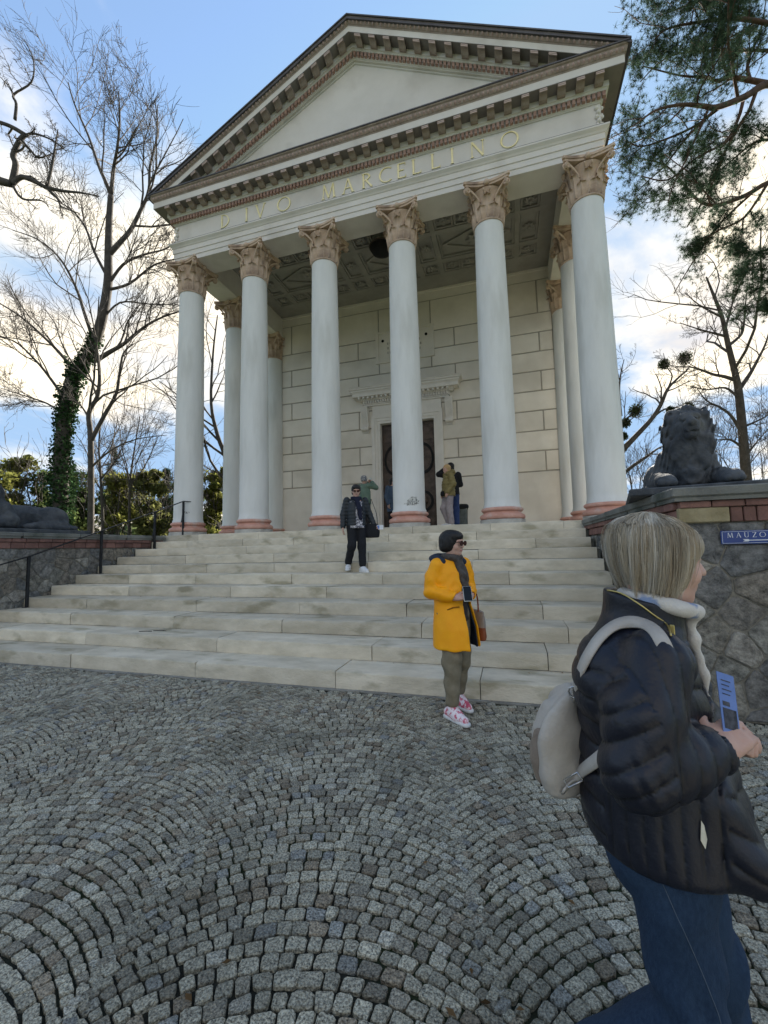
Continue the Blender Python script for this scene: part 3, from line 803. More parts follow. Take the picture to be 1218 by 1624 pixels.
# modillions
def modillion_mesh(shear):
    m = MB(); w = .082; pf = [(.155, 11.04), (.20, 11.028), (.245, 11.04), (.29, 11.075), (.335, 11.092), (.375, 11.088), (.388, 11.10), (.388, 11.155), (.155, 11.155)]
    vs = [(-w, FY-o_, z-shear*w) for o_, z in pf]+[(w, FY-o_, z+shear*w) for o_, z in pf]; n = len(pf)
    fs = [tuple(range(n)), tuple(range(n, 2*n))[::-1]]+[(i, n+i, n+(i+1) % n, (i+1) % n) for i in range(n)]
    m.add(vs, [f[::-1] for f in fs])
    for z0, z1 in ((11.094, 11.110), (11.132, 11.150)):
        for f in (1,):
            q = [(-w*.9, FY-.393, z0-shear*w*.9), (w*.9, FY-.393, z0+shear*w*.9), (w*.9, FY-.393, z1+shear*w*.9), (-w*.9, FY-.393, z1-shear*w*.9)]
            b4 = [(a, b_+.03, c) for a, b_, c in q]; m.cm = 1
            m.add(q+b4, [(0, 1, 2, 3), (0, 4, 5, 1), (1, 5, 6, 2), (2, 6, 7, 3), (3, 7, 4, 0)]); m.cm = 0
    return m
m_modf = pmat('modillion_front', (.52, .38, .34), (.62, .48, .43), 9, .8)
mo = modillion_mesh(0).build('modillion', None, cornice, mats=[m_brown, m_modf])
MS = .367
mo.location = (-15*MS, 0, 0)
for i in range(-14, 16): dup(mo, location=(i*MS, 0, 0))
# letters of the inscription
def glyph(ch):
    """thin roman capitals, height 1; polygons (x, z)"""
    T, t, sfx = .105, .05, .045
    P = []
    def bar(x0, z0, x1, z1, w):
        dx, dz = x1-x0, z1-z0; L_ = math.hypot(dx, dz); nx, nz = -dz/L_*w/2, dx/L_*w/2
        P.append([(x0-nx, z0-nz), (x0+nx, z0+nz), (x1+nx, z1+nz), (x1-nx, z1-nz)])
    def ser(x, z, w=.20): P.append([(x-w/2, z-.018), (x+w/2, z-.018), (x+w/2, z+.018), (x-w/2, z+.018)])
    def arc(cx, cz, rx, rz, a0, a1, thick, thin, n=14):
        for i in range(n):
            q = []
            for a in (a0+(a1-a0)*i/n, a0+(a1-a0)*(i+1)/n):
                wd = thin+(thick-thin)*abs(math.cos(a)); q.append((a, wd))
            (a, w1), (b, w2) = q
            P.append([(cx+(rx-w1)*math.cos(a), cz+(rz-thin)*math.sin(a)), (cx+rx*math.cos(a), cz+rz*math.sin(a)), (cx+rx*math.cos(b), cz+rz*math.sin(b)), (cx+(rx-w2)*math.cos(b), cz+(rz-thin)*math.sin(b))])
    if ch == 'I': bar(0, 0, 0, 1, T); ser(0, .018); ser(0, .982)
    if ch == 'D': bar(-.28, 0, -.28, 1, T); ser(-.3, .018, .16); ser(-.3, .982, .16); arc(-.26, .5, .60, .5, -math.pi/2, math.pi/2, T, t)
    if ch == 'V': bar(-.33, 1, 0, 0, T); bar(0, 0, .33, 1, t); ser(-.33, .982); ser(.33, .982)
    if ch == 'O': arc(0, .5, .52, .51, 0, 2*math.pi, T, t, 28)
    if ch == 'M': bar(-.40, 0, -.32, 1, t); bar(-.32, 1, 0, .05, T); bar(0, .05, .32, 1, t); bar(.40, 0, .32, 1, T); ser(-.40, .018); ser(.40, .018)
    if ch == 'A': bar(-.33, 0, 0, 1, t); bar(0, 1, .33, 0, T); bar(-.2, .36, .2, .36, t); ser(-.33, .018); ser(.33, .018)
    if ch == 'R': bar(-.24, 0, -.24, 1, T); ser(-.24, .018); ser(-.28, .982, .14); arc(-.2, .75, .42, .25, -math.pi/2, math.pi/2, T, t); bar(-.05, .5, .32, 0, T)
    if ch == 'C': arc(.1, .5, .52, .51, R(52), R(308), T, t, 20)
    if ch == 'E': bar(-.2, 0, -.2, 1, T); bar(-.22, .975, .24, .975, t); bar(-.2, .52, .16, .52, t); bar(-.22, .025, .27, .025, t); bar(.24, .84, .24, 1, .03); bar(.27, 0, .27, .18, .03)
    if ch == 'L': bar(-.2, 0, -.2, 1, T); ser(-.2, .982); bar(-.22, .025, .27, .025, t); bar(.27, 0, .27, .18, .03)
    if ch == 'N': bar(-.32, 0, -.32, 1, t); bar(-.32, 1, .32, 0, T); bar(.32, 0, .32, 1, t); ser(-.32, .018); ser(.32, .982)
    if ch == 'U': bar(-.28, .3, -.28, 1, T); bar(.28, .3, .28, 1, t); arc(0, .32, .33, .32, math.pi, 2*math.pi, T, t); ser(-.28, .982); ser(.28, .982)
    if ch == 'Z': bar(-.28, .97, .3, .97, t); bar(.28, .97, -.28, .03, T); bar(-.3, .03, .3, .03, t); bar(-.28, .85, -.28, 1, .03); bar(.29, 0, .29, .15, .03)
    return P
def letter(ch, x, y, z0, h, mat, parent, depth=.018, wid=1.0, lift=0.0015):
    m = MB()
    for k, poly in enumerate(glyph(ch)):
        q = [(x+a*h*wid, z0+b*h) for a, b in poly]
        ar = sum(q[i][0]*q[(i+1) % 4][1]-q[(i+1) % 4][0]*q[i][1] for i in range(4))
        if ar < 0: q = q[::-1]
        m.prism(q, 'y', y-depth-.0003*(k % 7), y)
    return m.build('letter', mat, parent)
for ch, x in zip('DIVOMARCELLINO', (-3.86, -3.18, -2.75, -2.04, -.757, -.222, .282, .756, 1.165, 1.54, 2.00, 2.392, 2.971, 3.681)):
    letter(ch, x, FY-.001, 10.385, .385, m_gold, frieze)
for sx in (-1, 1):                      # scrolled ornaments at the ends of the frieze
    q = MB()
    for k in range(5):
        q.lathe([(.001, 10.27+.1*k), (.035, 10.29+.1*k), (.045, 10.32+.1*k), (.03, 10.355+.1*k), (.001, 10.365+.1*k)], 8, (sx*(HX-.09+.03*(k % 2)), FY-.02))
        q.lathe([(.001, 10.27+.1*k), (.03, 10.30+.1*k), (.04, 10.33+.1*k), (.001, 10.37+.1*k)], 8, (sx*(HX+.02), FY+.02+.06*(k % 2)))
    q.build('frieze_ornament', m_trim, frieze, True)

# ---- pediment
ZT, XC, APEX = 11.548, HX+.515, 14.66
SL = (APEX-ZT)/XC
ped = None
def rake(prof, name, mat, parent, y_in=.25):
    """prof: closed (out, dz) with dz measured down from the top line; both slopes, mitred at the apex"""
    m = MB(); n = len(prof)
    for sx in (-1, 1):
        vs = []
        for o_, dz in prof:
            xe = HX+.515
            xe = min(XC, (APEX-dz-11.50)/SL); vs += [(sx*xe, FY-o_, APEX-xe*SL-dz), (0, FY-o_, APEX-dz)]
        fs = [(2*i, 2*i+1, 2*((i+1) % n)+1, 2*((i+1) % n)) for i in range(n)]
        fs.append(tuple(2*i for i in range(n)))
        if sx < 0: fs = [f[::-1] for f in fs]
        m.add(vs, fs)
    return m.build(name, mat, parent)
K = .93
def dzs(z): return (11.546-z)*K
tymp = MB(); tz = 10.86
zin = dzs(10.83)
tymp.prism([(-XC+.3, ZT-.18), (XC-.3, ZT-.18), (0, APEX-.30)], 'y', FY+.06, FY+.5)
ped = tymp.build('tympanum', m_plaster, maus)
rk = rake([(-.3, dzs(10.826)), (.022, dzs(10.826)), (.022, dzs(10.845)), (.05, dzs(10.858)), (.05, dzs(10.985)), (.11, dzs(10.99)), (.13, dzs(11.02)), (.155, dzs(11.03)), (.155, dzs(11.155)), (-.3, dzs(11.155))], 'raking_cornice', m_plaster, maus)
rake([(-.3, dzs(11.156)), (.40, dzs(11.156)), (.40, dzs(11.168)), (-.3, dzs(11.168))], 'raking_soffit', m_soffit, rk)
rake([(-.3, dzs(11.169)), (.402, dzs(11.169)), (.402, dzs(11.335)), (-.3, dzs(11.335))], 'raking_corona', m_plaster, rk)
rake([(-.3, dzs(11.336)), (.405, dzs(11.336)), (.415, dzs(11.365)), (.43, dzs(11.372)), (.455, dzs(11.42)), (.463, dzs(11.47)), (.49, dzs(11.485)), (.497, dzs(11.51)), (-.3, dzs(11.512))], 'raking_cymatium', m_brown, rk)
rake([(-.3, dzs(11.514)), (.525, dzs(11.514)), (.525, dzs(11.552)), (-.3, dzs(11.556))], 'raking_flashing', m_tin, rk)
rake([(-.07, zin+.0), (-.03, zin+.0), (-.03, zin+.045), (-.07, zin+.06)], 'tympanum_fillet', m_plaster, rk)
d = MB(); e = MB()
for sx in (-1, 1):
    for i in range(0, 62):
        x = (i+.5)*DS; zc = APEX-x*SL
        if x > 4.75: break
        w_ = .031; z0, z1 = zc-dzs(10.866), zc-dzs(10.978)
        vs = []
        for yy in (FY-.118, FY-.05):
            for a, b in ((-w_, z0), (w_, z0), (w_, z1), (-w_, z1)): vs.append((sx*x+a, yy, b-SL*sx*a))
        d.add(vs, [(0, 1, 2, 3), (7, 6, 5, 4), (0, 4, 5, 1), (1, 5, 6, 2), (2, 6, 7, 3), (3, 7, 4, 0)])
    for i in range(0, 59):
        x = (i+.5)*ES
        egg(e, sx*x, FY-.43, APEX-x*SL-dzs(11.418), .036, .045, .047, -SL*sx)
tag(d.build('raking_dentils', m_red, rk), kind='stuff'); eo = e.build('raking_eggs', m_egg, rk, True); tag(eo, kind='stuff')
for sx in (-1, 1):
    mo2 = None
    for i in range(13):
        x = (i+.62)*MS; off = (0, 0, APEX-x*SL-ZT+(1-K)*.0)
        loc = (sx*x, 0, (APEX-x*SL-dzs(11.155))-11.155)
        if mo2 is None:
            mo2 = modillion_mesh(-SL*sx).build('modillion', None, rk, mats=[m_brown, m_modf]); mo2.location = loc
        else: dup(mo2, location=loc)
rf = MB()
for sx in (-1, 1):
    xe = HX+.53; ze = ZT-.05
    vs = [(sx*xe, FY-.50, ze), (0, FY-.50, APEX-.05), (0, Y_BACK+.4, APEX-.05), (sx*xe, Y_BACK+.4, ze), (sx*xe, FY-.50, ze-.06), (0, FY-.50, APEX-.11), (0, Y_BACK+.4, APEX-.11), (sx*xe, Y_BACK+.4, ze-.06)]
    rf.add(vs, [(0, 1, 2, 3), (7, 6, 5, 4), (0, 4, 5, 1), (2, 6, 7, 3), (3, 7, 4, 0)])
rf.build('roof', m_tin, maus)
gb = MB(); gb.prism([(-XC+.4, 11.2), (XC-.4, 11.2), (0, APEX-.35)], 'y', Y_BACK-.3, Y_BACK); gb.build('rear_gable', m_plaster, maus)

# ---- cella: front wall with recessed joints, sides and back
cw = MB(); DX, DZ = .96, 5.86; yb = Y_WALL+.022
cw.box(-5.22, -DX-.12, yb, yb+.6, FLOOR-.01, 10.52); cw.box(DX+.12, 5.22, yb, yb+.6, FLOOR-.01, 10.52); cw.box(-DX-.12, DX+.12, yb, yb+.6, DZ+.1, 10.52)
cw.box(-5.22, -4.7, yb+.6, Y_BACK, FLOOR-.01, 10.52); cw.box(4.7, 5.22, yb+.6, Y_BACK, FLOOR-.01, 10.52); cw.box(-4.7, 4.7, Y_BACK-.5, Y_BACK, FLOOR-.01, 10.52)
cella = cw.build('cella_wall', m_wallj, maus)
m_side = m_wall
ZR = [FLOOR, 3.775, 4.43, 5.08, 5.735, 6.385, 7.04, 7.69, 8.335, 8.985, 10.115]
def ashlar(x0, x1, z0, z1, g_=.019):
    b = MB(); b.bbox(x0+g_, x1-g_, Y_WALL-.004, yb+.01, z0+g_, z1-g_, .012); return b.build('ashlar_block', m_wall, cella)
FX = 1.235                                        # half width of the door surround
for k in range(len(ZR)-1):
    z0, z1 = ZR[k], ZR[k+1]
    if k == 0: js = [-4.9, 4.9]
    elif k % 2: js = [-4.9, -4.47, -2.71, -.95, .95, 2.71, 4.47, 4.9]
    else: js = [-4.9, -3.55, -1.75, 0, 1.75, 3.55, 4.9]
    for a, b in zip(js[:-1], js[1:]):
        if z0 < 6.2:
            if a < FX and b > -FX:
                if a < -FX: ashlar(a, -FX+.01, z0, z1)
                if b > FX: ashlar(FX-.01, b, z0, z1)
                continue
        ashlar(a, b, z0, z1)
b = MB(); b.box(-4.9, 4.9, Y_WALL-.012, yb+.01, 10.12, 10.40); b.box(-4.9, 4.9, Y_WALL-.05, yb+.01, 10.40, 10.50); b.build('wall_band', m_wall, cella)
# plaque over the door
p = MB(); p.box(-1.06, 1.06, Y_WALL-.03, yb+.01, 8.06, 9.23); plq = p.build('plaque', m_wall, cella)
p = MB()
for x0, x1, z0, z1 in ((-1.06, 1.06, 9.15, 9.23), (-1.06, 1.06, 8.06, 8.14), (-1.06, -.95, 8.14, 9.15), (.95, 1.06, 8.14, 9.15)): p.box(x0, x1, Y_WALL-.062, Y_WALL-.028, z0, z1)
p.build('plaque_frame', m_wall, plq)
m_dark = pmat('dark_void', (.012, .012, .012), (.02, .02, .02), 5, .9)
for sx in (-1, 1):
    h = MB(); h.lathe([(.05, 0), (.05, .02), (.001, .021)], 12); o = h.build('plaque_hole_disc', m_dark, plq, local=True)  # discs for the holes in the plaque, their inner shade painted as dark colour
    o.matrix_parent_inverse = wmat(plq).inverted(); o.location = (sx*.79, Y_WALL-.029, 8.885); o.rotation_euler = (R(90), 0, 0)
p = MB()
for i, z in enumerate((8.72, 8.55, 8.38)):
    x = -.62
    while x < .62: ww = rs.uniform(.05, .09); p.box(x, x+ww*.55, Y_WALL-.034, Y_WALL-.028, z, z+.085); x += ww+.03
tag(p.build('worn_inscription', m_wallj, plq), kind='stuff')

# ---- door
fr = MB()
for a, b, yy in ((DX, DX+.09, -.05), (DX+.09, DX+.19, -.075), (DX+.19, FX+.03, -.10)):
    fr.box(-b, -a, Y_WALL+yy, yb+.25, FLOOR, DZ+(b-DX)); fr.box(a, b, Y_WALL+yy, yb+.25, FLOOR, DZ+(b-DX)); fr.box(-a, a, Y_WALL+yy+.0, yb+.25, DZ+(a-DX), DZ+(b-DX))
frame = fr.build('door_surround', m_trim, maus)
ln = MB(); ln.box(-FX-.0, FX+.0, Y_WALL-.06, yb, DZ+.31, 6.52); ln.build('lintel_frieze', m_trim, frame)
lc = MB()
def hood(z0, z1, out, hx): lc.box(-hx, hx, Y_WALL-out, yb, z0, z1)
hood(6.521, 6.57, .12, 1.52); hood(6.571, 6.60, .16, 1.56); hood(6.70, 6.725, .22, 1.66); hood(6.601, 6.699, .13, 1.55)
hood(6.80, 6.93, .40, 1.86); hood(6.931, 6.96, .42, 1.88); hood(6.961, 7.03, .455, 1.92); hood(7.031, 7.085, .50, 1.965); hood(7.086, 7.12, .52, 1.985); hood(6.726, 6.799, .25, 1.69)
hoodo = lc.build('door_hood', m_trim, frame)
dn = MB(); x = -1.53
while x < 1.5: dn.box(x, x+.055, Y_WALL-.20, Y_WALL-.131, 6.606, 6.694); x += .09
x = -1.66
while x < 1.62: dn.box(x, x+.075, Y_WALL-.37, Y_WALL-.252, 6.735, 6.796); x += .165
x = -1.96
while x < 1.94: dn.box(x, x+.045, Y_WALL-.535, Y_WALL-.522, 7.092, 7.115); x += .07
tag(dn.build('hood_dentils', m_trim, hoodo), kind='stuff')
def console(sx):
    m = MB(); pf = []
    for t in np.linspace(0, 1, 15):
        z = 6.50-.92*t; o_ = .13+.10*math.cos(t*math.pi*1.05)+.055*math.exp(-((t-.86)/.10)**2)
        pf.append((Y_WALL-max(.05, o_), z))
    poly = [(Y_WALL+.01, 6.50)]+pf+[(Y_WALL+.01, 5.58)]
    x0 = sx*1.50
    for a, b, g_ in ((-.12, -.07, 0), (-.07, -.045, .018), (-.045, -.02, 0), (-.02, .02, .012), (.02, .045, 0), (.045, .07, .018), (.07, .12, 0)):
        m.prism([(y_+(g_ if y_ < Y_WALL else 0), z) for y_, z in poly], 'x', x0+a, x0+b)
    for zc, rr_ in ((6.36, .10), (5.72, .075)):
        n0 = len(m.v); m.lathe([(rr_, -.128), (rr_, .128)], 14)
        for i in range(n0, len(m.v)):
            px, py, pz = m.v[i]; m.v[i] = (x0+pz, Y_WALL-.13+py*.8, zc+px)
    return m.build('console', m_trim, frame)
console(-1); console(1)
yd = yb+.16
for sx in (-1, 1):
    lf = MB(); lf.bbox(*sorted((sx*.008, sx*DX)), yd, yd+.08, FLOOR+.01, DZ, .006); leaf_ = lf.build('door_leaf', m_bronze, maus)
    xc = sx*.485
    def ringplate(zc, r1, r2, hx=1.0):
        m = MB(); n = 28
        for k in range(n):
            a, b = 2*math.pi*k/n, 2*math.pi*(k+1)/n
            q = [(xc+r1*math.cos(a)*hx, zc+r1*math.sin(a)), (xc+r2*math.cos(a)*hx, zc+r2*math.sin(a)), (xc+r2*math.cos(b)*hx, zc+r2*math.sin(b)), (xc+r1*math.cos(b)*hx, zc+r1*math.sin(b))]
            m.prism(q, 'y', yd-.035, yd)
        return m
    m_bz2 = m_bronze
    ringplate(4.55, .46, .56, .72).build('door_medallion', m_dark, leaf_)
    ringplate(3.05, .28, .37, .95).build('door_medallion', m_dark, leaf_)
    k = MB()                                    # lion-mask boss in the lower medallion
    V, F = sn_mesh(lambda X, Y, Z: smin(s_ell(X, Y, Z, (xc, yd-.03, 3.07), (.17, .09, .20)), s_ell(X, Y, Z, (xc, yd-.11, 3.00), (.08, .05, .07)), .06)+.012*np.sin(X*60)*np.sin(Z*55), (xc-.25, yd-.22, 2.8), (xc+.25, yd+.08, 3.35), .022)
    mesh_obj('door_mask', V, F, m_bronze, leaf_, True)
    pn = MB()
    for z0, z1 in ((FLOOR+.15, 2.55), (5.2, 5.72)):
        for x0, x1, a, b in ((xc-.38, xc+.38, z0, z0+.05), (xc-.38, xc+.38, z1-.05, z1), (xc-.38, xc-.33, z0+.05, z1-.05), (xc+.33, xc+.38, z0+.05, z1-.05)): pn.box(x0, x1, yd-.025, yd, a, b)
    pn.build('door_panel', m_bronze, leaf_)
th = MB(); th.box(-DX-.1, DX+.1, Y_WALL-.12, yb+.3, FLOOR-.02, FLOOR+.03); th.build('threshold', m_stone, maus)

# ---- portico ceiling with coffers and rosettes
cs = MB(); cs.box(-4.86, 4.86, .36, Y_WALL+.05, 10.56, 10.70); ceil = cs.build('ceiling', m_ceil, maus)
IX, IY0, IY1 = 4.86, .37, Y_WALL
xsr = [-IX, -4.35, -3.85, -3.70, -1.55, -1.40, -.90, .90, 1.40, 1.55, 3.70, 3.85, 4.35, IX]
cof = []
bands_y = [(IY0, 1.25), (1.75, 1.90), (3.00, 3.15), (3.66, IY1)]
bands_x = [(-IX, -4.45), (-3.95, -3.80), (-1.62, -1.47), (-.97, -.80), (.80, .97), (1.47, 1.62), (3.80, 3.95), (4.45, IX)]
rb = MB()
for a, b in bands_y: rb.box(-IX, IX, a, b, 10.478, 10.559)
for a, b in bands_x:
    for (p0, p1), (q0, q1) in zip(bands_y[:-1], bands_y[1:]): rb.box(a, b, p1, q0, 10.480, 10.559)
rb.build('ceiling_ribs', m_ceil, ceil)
def rosette_mesh(r):
    m = MB()
    for q in range(8):
        a = q*math.pi/4
        V_ = []; Fq = []
        for i in range(4):
            for j in range(3):
                t = i/3; sd_ = (j-1)*.38*math.sin(math.pi*min(1, .15+t*.9)); rr_ = r*t
                V_.append((rr_*math.cos(a)-sd_*r*.7*math.sin(a), rr_*math.sin(a)+sd_*r*.7*math.cos(a), -.03-.05*math.sin(t*2.6)+.02*abs(j-1)))
        for i in range(3):
            for j in range(2): Fq.append((i*3+j, i*3+j+1, i*3+j+4, i*3+j+3))
        m.add(V_, Fq)
    m.lathe([(.001, -.10), (r*.2, -.085), (r*.26, -.05), (r*.2, 0)], 10, cap=False)
    return m
def framed(x0, x1, y0, y1, big):
    m = MB(); t = .05
    m.box(x0, x1, y0, y0+t, 10.50, 10.559); m.box(x0, x1, y1-t, y1, 10.50, 10.559); m.box(x0, x0+t, y0+t, y1-t, 10.50, 10.559); m.box(x1-t, x1, y0+t, y1-t, 10.50, 10.559)
    if big:
        cx_, cy_ = (x0+x1)/2, (y0+y1)/2; hx_, hy_ = (x1-x0)/2-.12, (y1-y0)/2-.12
        dm = [(cx_-hx_, cy_), (cx_, cy_-hy_), (cx_+hx_, cy_), (cx_, cy_+hy_)]
        for i in range(4):
            (ax_, ay_), (bx_, by_) = dm[i], dm[(i+1) % 4]; L_ = math.hypot(bx_-ax_, by_-ay_); nx, ny = -(by_-ay_)/L_*.035, (bx_-ax_)/L_*.035
            m.prism([(ax_-nx, ay_-ny), (bx_-nx, by_-ny), (bx_+nx, by_+ny), (ax_+nx, ay_+ny)], 'z', 10.505+.002*(i % 2), 10.5585)
    m.build('coffer', m_ceil, ceil)
ros = {}
for (bx0, bx1), (bx2, bx3) in zip(bands_x[:-1], bands_x[1:]):
    for (by0, by1), (by2, by3) in zip(bands_y[:-1], bands_y[1:]):
        x0, x1, y0, y1 = bx1, bx2, by1, by2; big = (x1-x0) > 1.0 and (y1-y0) > .8
        nsub = max(1, round((x1-x0)/.56)) if (y1-y0) < .8 else 1
        for q in range(nsub):
            a, b = x0+(x1-x0)*q/nsub, x0+(x1-x0)*(q+1)/nsub
            framed(a+.012, b-.012, y0+.012, y1-.012, big)
            r_ = min(b-a, y1-y0)*.36 if not big else .30
            if abs((a+b)/2) < .2 and y0 > 1.7 and y1 < 3.1: continue
            key = round(r_, 2)
            if key not in ros:
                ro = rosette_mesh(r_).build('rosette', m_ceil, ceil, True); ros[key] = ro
            else: ro = dup(ros[key])
            ro.location = ((a+b)/2, (y0+y1)/2, 10.556)
# hanging lamp
lm = thing('hanging_lamp', (.08, 1.55, 10.0), 'dark round lamp hanging from the portico ceiling behind the columns', 'lamp')
q = MB(); q.lathe([(.02, 9.98), (.16, 10.0), (.29, 10.07), (.345, 10.17), (.35, 10.23), (.30, 10.27), (.12, 10.32), (.05, 10.36)], 24, (.08, 1.55)); autosmooth(q.build('lamp_bowl', m_dark, lm), 40)
q = MB(); q.tube([(.08, 1.55, 10.34), (.08, 1.55, 10.558)], .018, 8); q.build('lamp_rod', m_dark, lm)
q = MB(); q.lathe([(.36, 10.205), (.372, 10.215), (.372, 10.235), (.36, 10.245)], 24, (.08, 1.55)); q.build('lamp_rim', m_bronze, lm)
# ================================================================== trees and shrubs
m_bark = pmat('bark', (.05, .044, .038), (.10, .088, .075), 6, .9, .6, 30)
m_bark2 = pmat('pine_bark', (.06, .038, .028), (.13, .08, .055), 6, .9, .6, 30)
def leaf_mat(name, trans=.5):
    m, nt, b = new_mat(name); N, L = nt.nodes, nt.links; N.remove(b)
    at = N.new('ShaderNodeAttribute'); at.attribute_name = 'tint'
    d = N.new('ShaderNodeBsdfDiffuse'); t = N.new('ShaderNodeBsdfTranslucent'); x = N.new('ShaderNodeMixShader'); x.inputs[0].default_value = trans
    L.new(at.outputs['Color'], d.inputs[0]); L.new(at.outputs['Color'], t.inputs[0]); L.new(d.outputs[0], x.inputs[1]); L.new(t.outputs[0], x.inputs[2])
    L.new(x.outputs[0], N['Material Output'].inputs[0]); return m
m_leaf = leaf_mat('spring_leaf', .5); m_ivy = leaf_mat('ivy_leaf', .25); m_needle = leaf_mat('pine_needle', .25)
def leaves_mesh(name, P, size, cols, mat, parent, r, aspect=.6, up=0.0):
    """one four-cornered leaf per point"""
    P = np.asarray(P); n = len(P); g_ = np.random.default_rng(r)
    a = g_.normal(size=(n, 3)); a /= np.linalg.norm(a, axis=1)[:, None]
    b = g_.normal(size=(n, 3)); b[:, 2] += up; b -= a*(a*b).sum(1)[:, None]; b /= np.linalg.norm(b, axis=1)[:, None]
    s_ = size*g_.uniform(.6, 1.3, n)[:, None]
    q = np.stack([P-a*s_, P-b*s_*aspect, P+a*s_, P+b*s_*aspect], 1).reshape(-1, 3)
    f = np.arange(4*n).reshape(-1, 4)
    o = mesh_obj(name, q, f, mat, parent)
    cc = np.ones((n, 4), np.float32); cc[:, :3] = cols; set_tint(o.data, np.repeat(cc, 4, 0)); return o
class Tree:
    def __init__(s, seed, rmin=.008, gnarl=.16, upb=.25, ratio=.52, nch=(6, 5, 4), ang=(28, 58)):
        s.r = np.random.default_rng(seed); s.tr = MB(); s.cr = MB(); s.tips = []; s.rmin = rmin; s.gn = gnarl; s.up = upb; s.ratio = ratio; s.nch = nch; s.ang = ang; s.nodes = []
    def limb(s, pts, r0, r1, level=0, trunk=False, grow=True, lo=.3, nc=None):
        P = catmull(pts, 4); n = len(P); rad = [r0+(r1-r0)*i/(n-1) for i in range(n)]
        (s.tr if trunk else s.cr).tube(P, rad, 10 if trunk else (7 if r0 > .05 else 5), cap=True)
        L_ = sum(np.linalg.norm(P[i+1]-P[i]) for i in range(n-1))
        if grow: s.grow(P, rad, L_, level, lo, nc)
    def grow(s, P, rad, L_, level, lo=.25, nc=None):
        if level >= len(s.nch): s.tips.append(P[-1]); return
        n = len(P); k = nc if nc is not None else s.nch[level]
        for c in range(k):
            t = lo+(1-lo)*(c+s.r.uniform(.1, .9))/k; i = min(n-2, int(t*(n-1)))
            tan = P[i+1]-P[i]; tan /= np.linalg.norm(tan)+1e-9
            ax = np.cross(tan, s.r.normal(size=3)); ax /= np.linalg.norm(ax)+1e-9
            a = R(s.r.uniform(*s.ang)); d = tan*math.cos(a)+np.cross(ax, tan)*math.sin(a)
            ln = min(L_*s.ratio*s.r.uniform(.6, 1.15)*(1.15-.45*t), 4.5); r0 = max(s.rmin, rad[i]*.55); s.branch(P[i], d, ln, r0, level+1)
    def branch(s, p, d, ln, r0, level):
        m = 6 if level < 3 else 4; pts = [np.array(p)]; d = d/np.linalg.norm(d)
        for i in range(m):
            d = d+s.r.normal(size=3)*s.gn+np.array([0, 0, s.up*.16]); d /= np.linalg.norm(d); pts.append(pts[-1]+d*ln/m)
        r1 = max(s.rmin*.7, r0*.35); rad = [r0+(r1-r0)*i/m for i in range(m+1)]
        s.cr.tube(pts, rad, 5 if r0 > .03 else 3, cap=False); s.nodes += pts[1:]
        s.grow(pts, rad, ln, level)
    def build(s, root, bark=m_bark):
        if s.tr.v: s.tr.build('trunk', bark, root, True)
        s.cr.build('branches', bark, root, True)
def px(pts, d): return [PD(u, v, d+(q[0] if q else 0)) for u, v, *q in pts]
def tree_root(name, base, label, cat='tree', group=None): return thing(name, tuple(base), label, cat, group)

# --- big leaning tree wrapped in ivy, left
D = 18.0
b0 = PD(92, 845, D); b0[2] = -.05
t = Tree(1, .0065, .15, .35, .58, (11, 8, 6), (24, 52)); base = PD(94, 860, D)
trunk_px = [(95, 830), (98, 715), (108, 630), (121, 591), (144, 558), (161, 509), (171, 453), (172, 408), (173, 355), (176, 310)]
P_ = px(trunk_px, D); P_ = [np.array([P_[0][0], P_[0][1], -.1])]+P_
rt_ = tree_root('bare_tree', (P_[0][0], P_[0][1], 0), 'tall bare tree with a leaning trunk wrapped in dark ivy')
t.limb(P_, .32, .11, 0, True, False)
t.limb(px([(176, 310), (166, 285), (156, 262), (140, 215, .5), (118, 165, 1), (108, 130, 1)], D), .09, .02, 0)
t.limb(px([(176, 310), (180, 270), (186, 235, -.4), (190, 190, -.8), (188, 145, -1)], D), .09, .02, 0)
t.limb(px([(172, 405), (190, 385), (207, 365), (223, 334), (236, 303), (238, 263), (250, 210), (246, 160)], D), .12, .02, 0)
t.limb(px([(171, 453), (195, 420), (225, 405), (262, 395), (282, 380)], D), .07, .02, 0)
t.limb(px([(170, 460), (205, 450), (245, 420), (285, 410)], D), .07, .02, 0)
t.limb(px([(154, 571), (175, 558), (197, 545), (230, 518), (258, 503), (290, 492)], D), .11, .02, 0)
t.limb(px([(161, 509), (190, 480), (235, 482), (285, 484)], D), .05, .015, 0)
t.limb(px([(121, 591), (95, 560), (70, 535), (30, 500), (-20, 470)], D), .08, .02, 0)
t.limb(px([(108, 640), (80, 600), (55, 570), (20, 540), (-30, 530)], D), .07, .02, 0)
t.limb(px([(150, 545), (135, 500), (120, 455), (95, 410), (60, 380), (20, 365)], D), .08, .015, 0)
t.limb(px([(171, 440), (150, 400), (135, 360), (110, 330), (70, 310)], D), .07, .015, 0)
t.limb(px([(104, 660), (75, 640), (40, 628), (0, 615)], D), .05, .015, 0)
t.build(rt_)
g_ = np.random.default_rng(4); iv = []
for _ in range(11000):                      # ivy round the lower trunk, thickest at the bottom
    q = g_.uniform(0, 1)**1.25; i = q*(len(P_)-5.6); k = int(i); p = P_[k]+(P_[k+1]-P_[k])*(i-k)
    w = .16+.44*(1-q)**1.7+.09*math.sin(i*5)+.07*math.sin(i*13); a = g_.uniform(0, 2*math.pi); rr_ = w*g_.uniform(.55, 1.25)
    iv.append(p+np.array([rr_*math.cos(a), rr_*math.sin(a), g_.normal()*.25]))
cc = np.array([(.026, .05, .021)])*g_.uniform(.5, 2.2, (len(iv), 1)); leaves_mesh('ivy', iv, .065, cc, m_ivy, rt_, 9, .8)

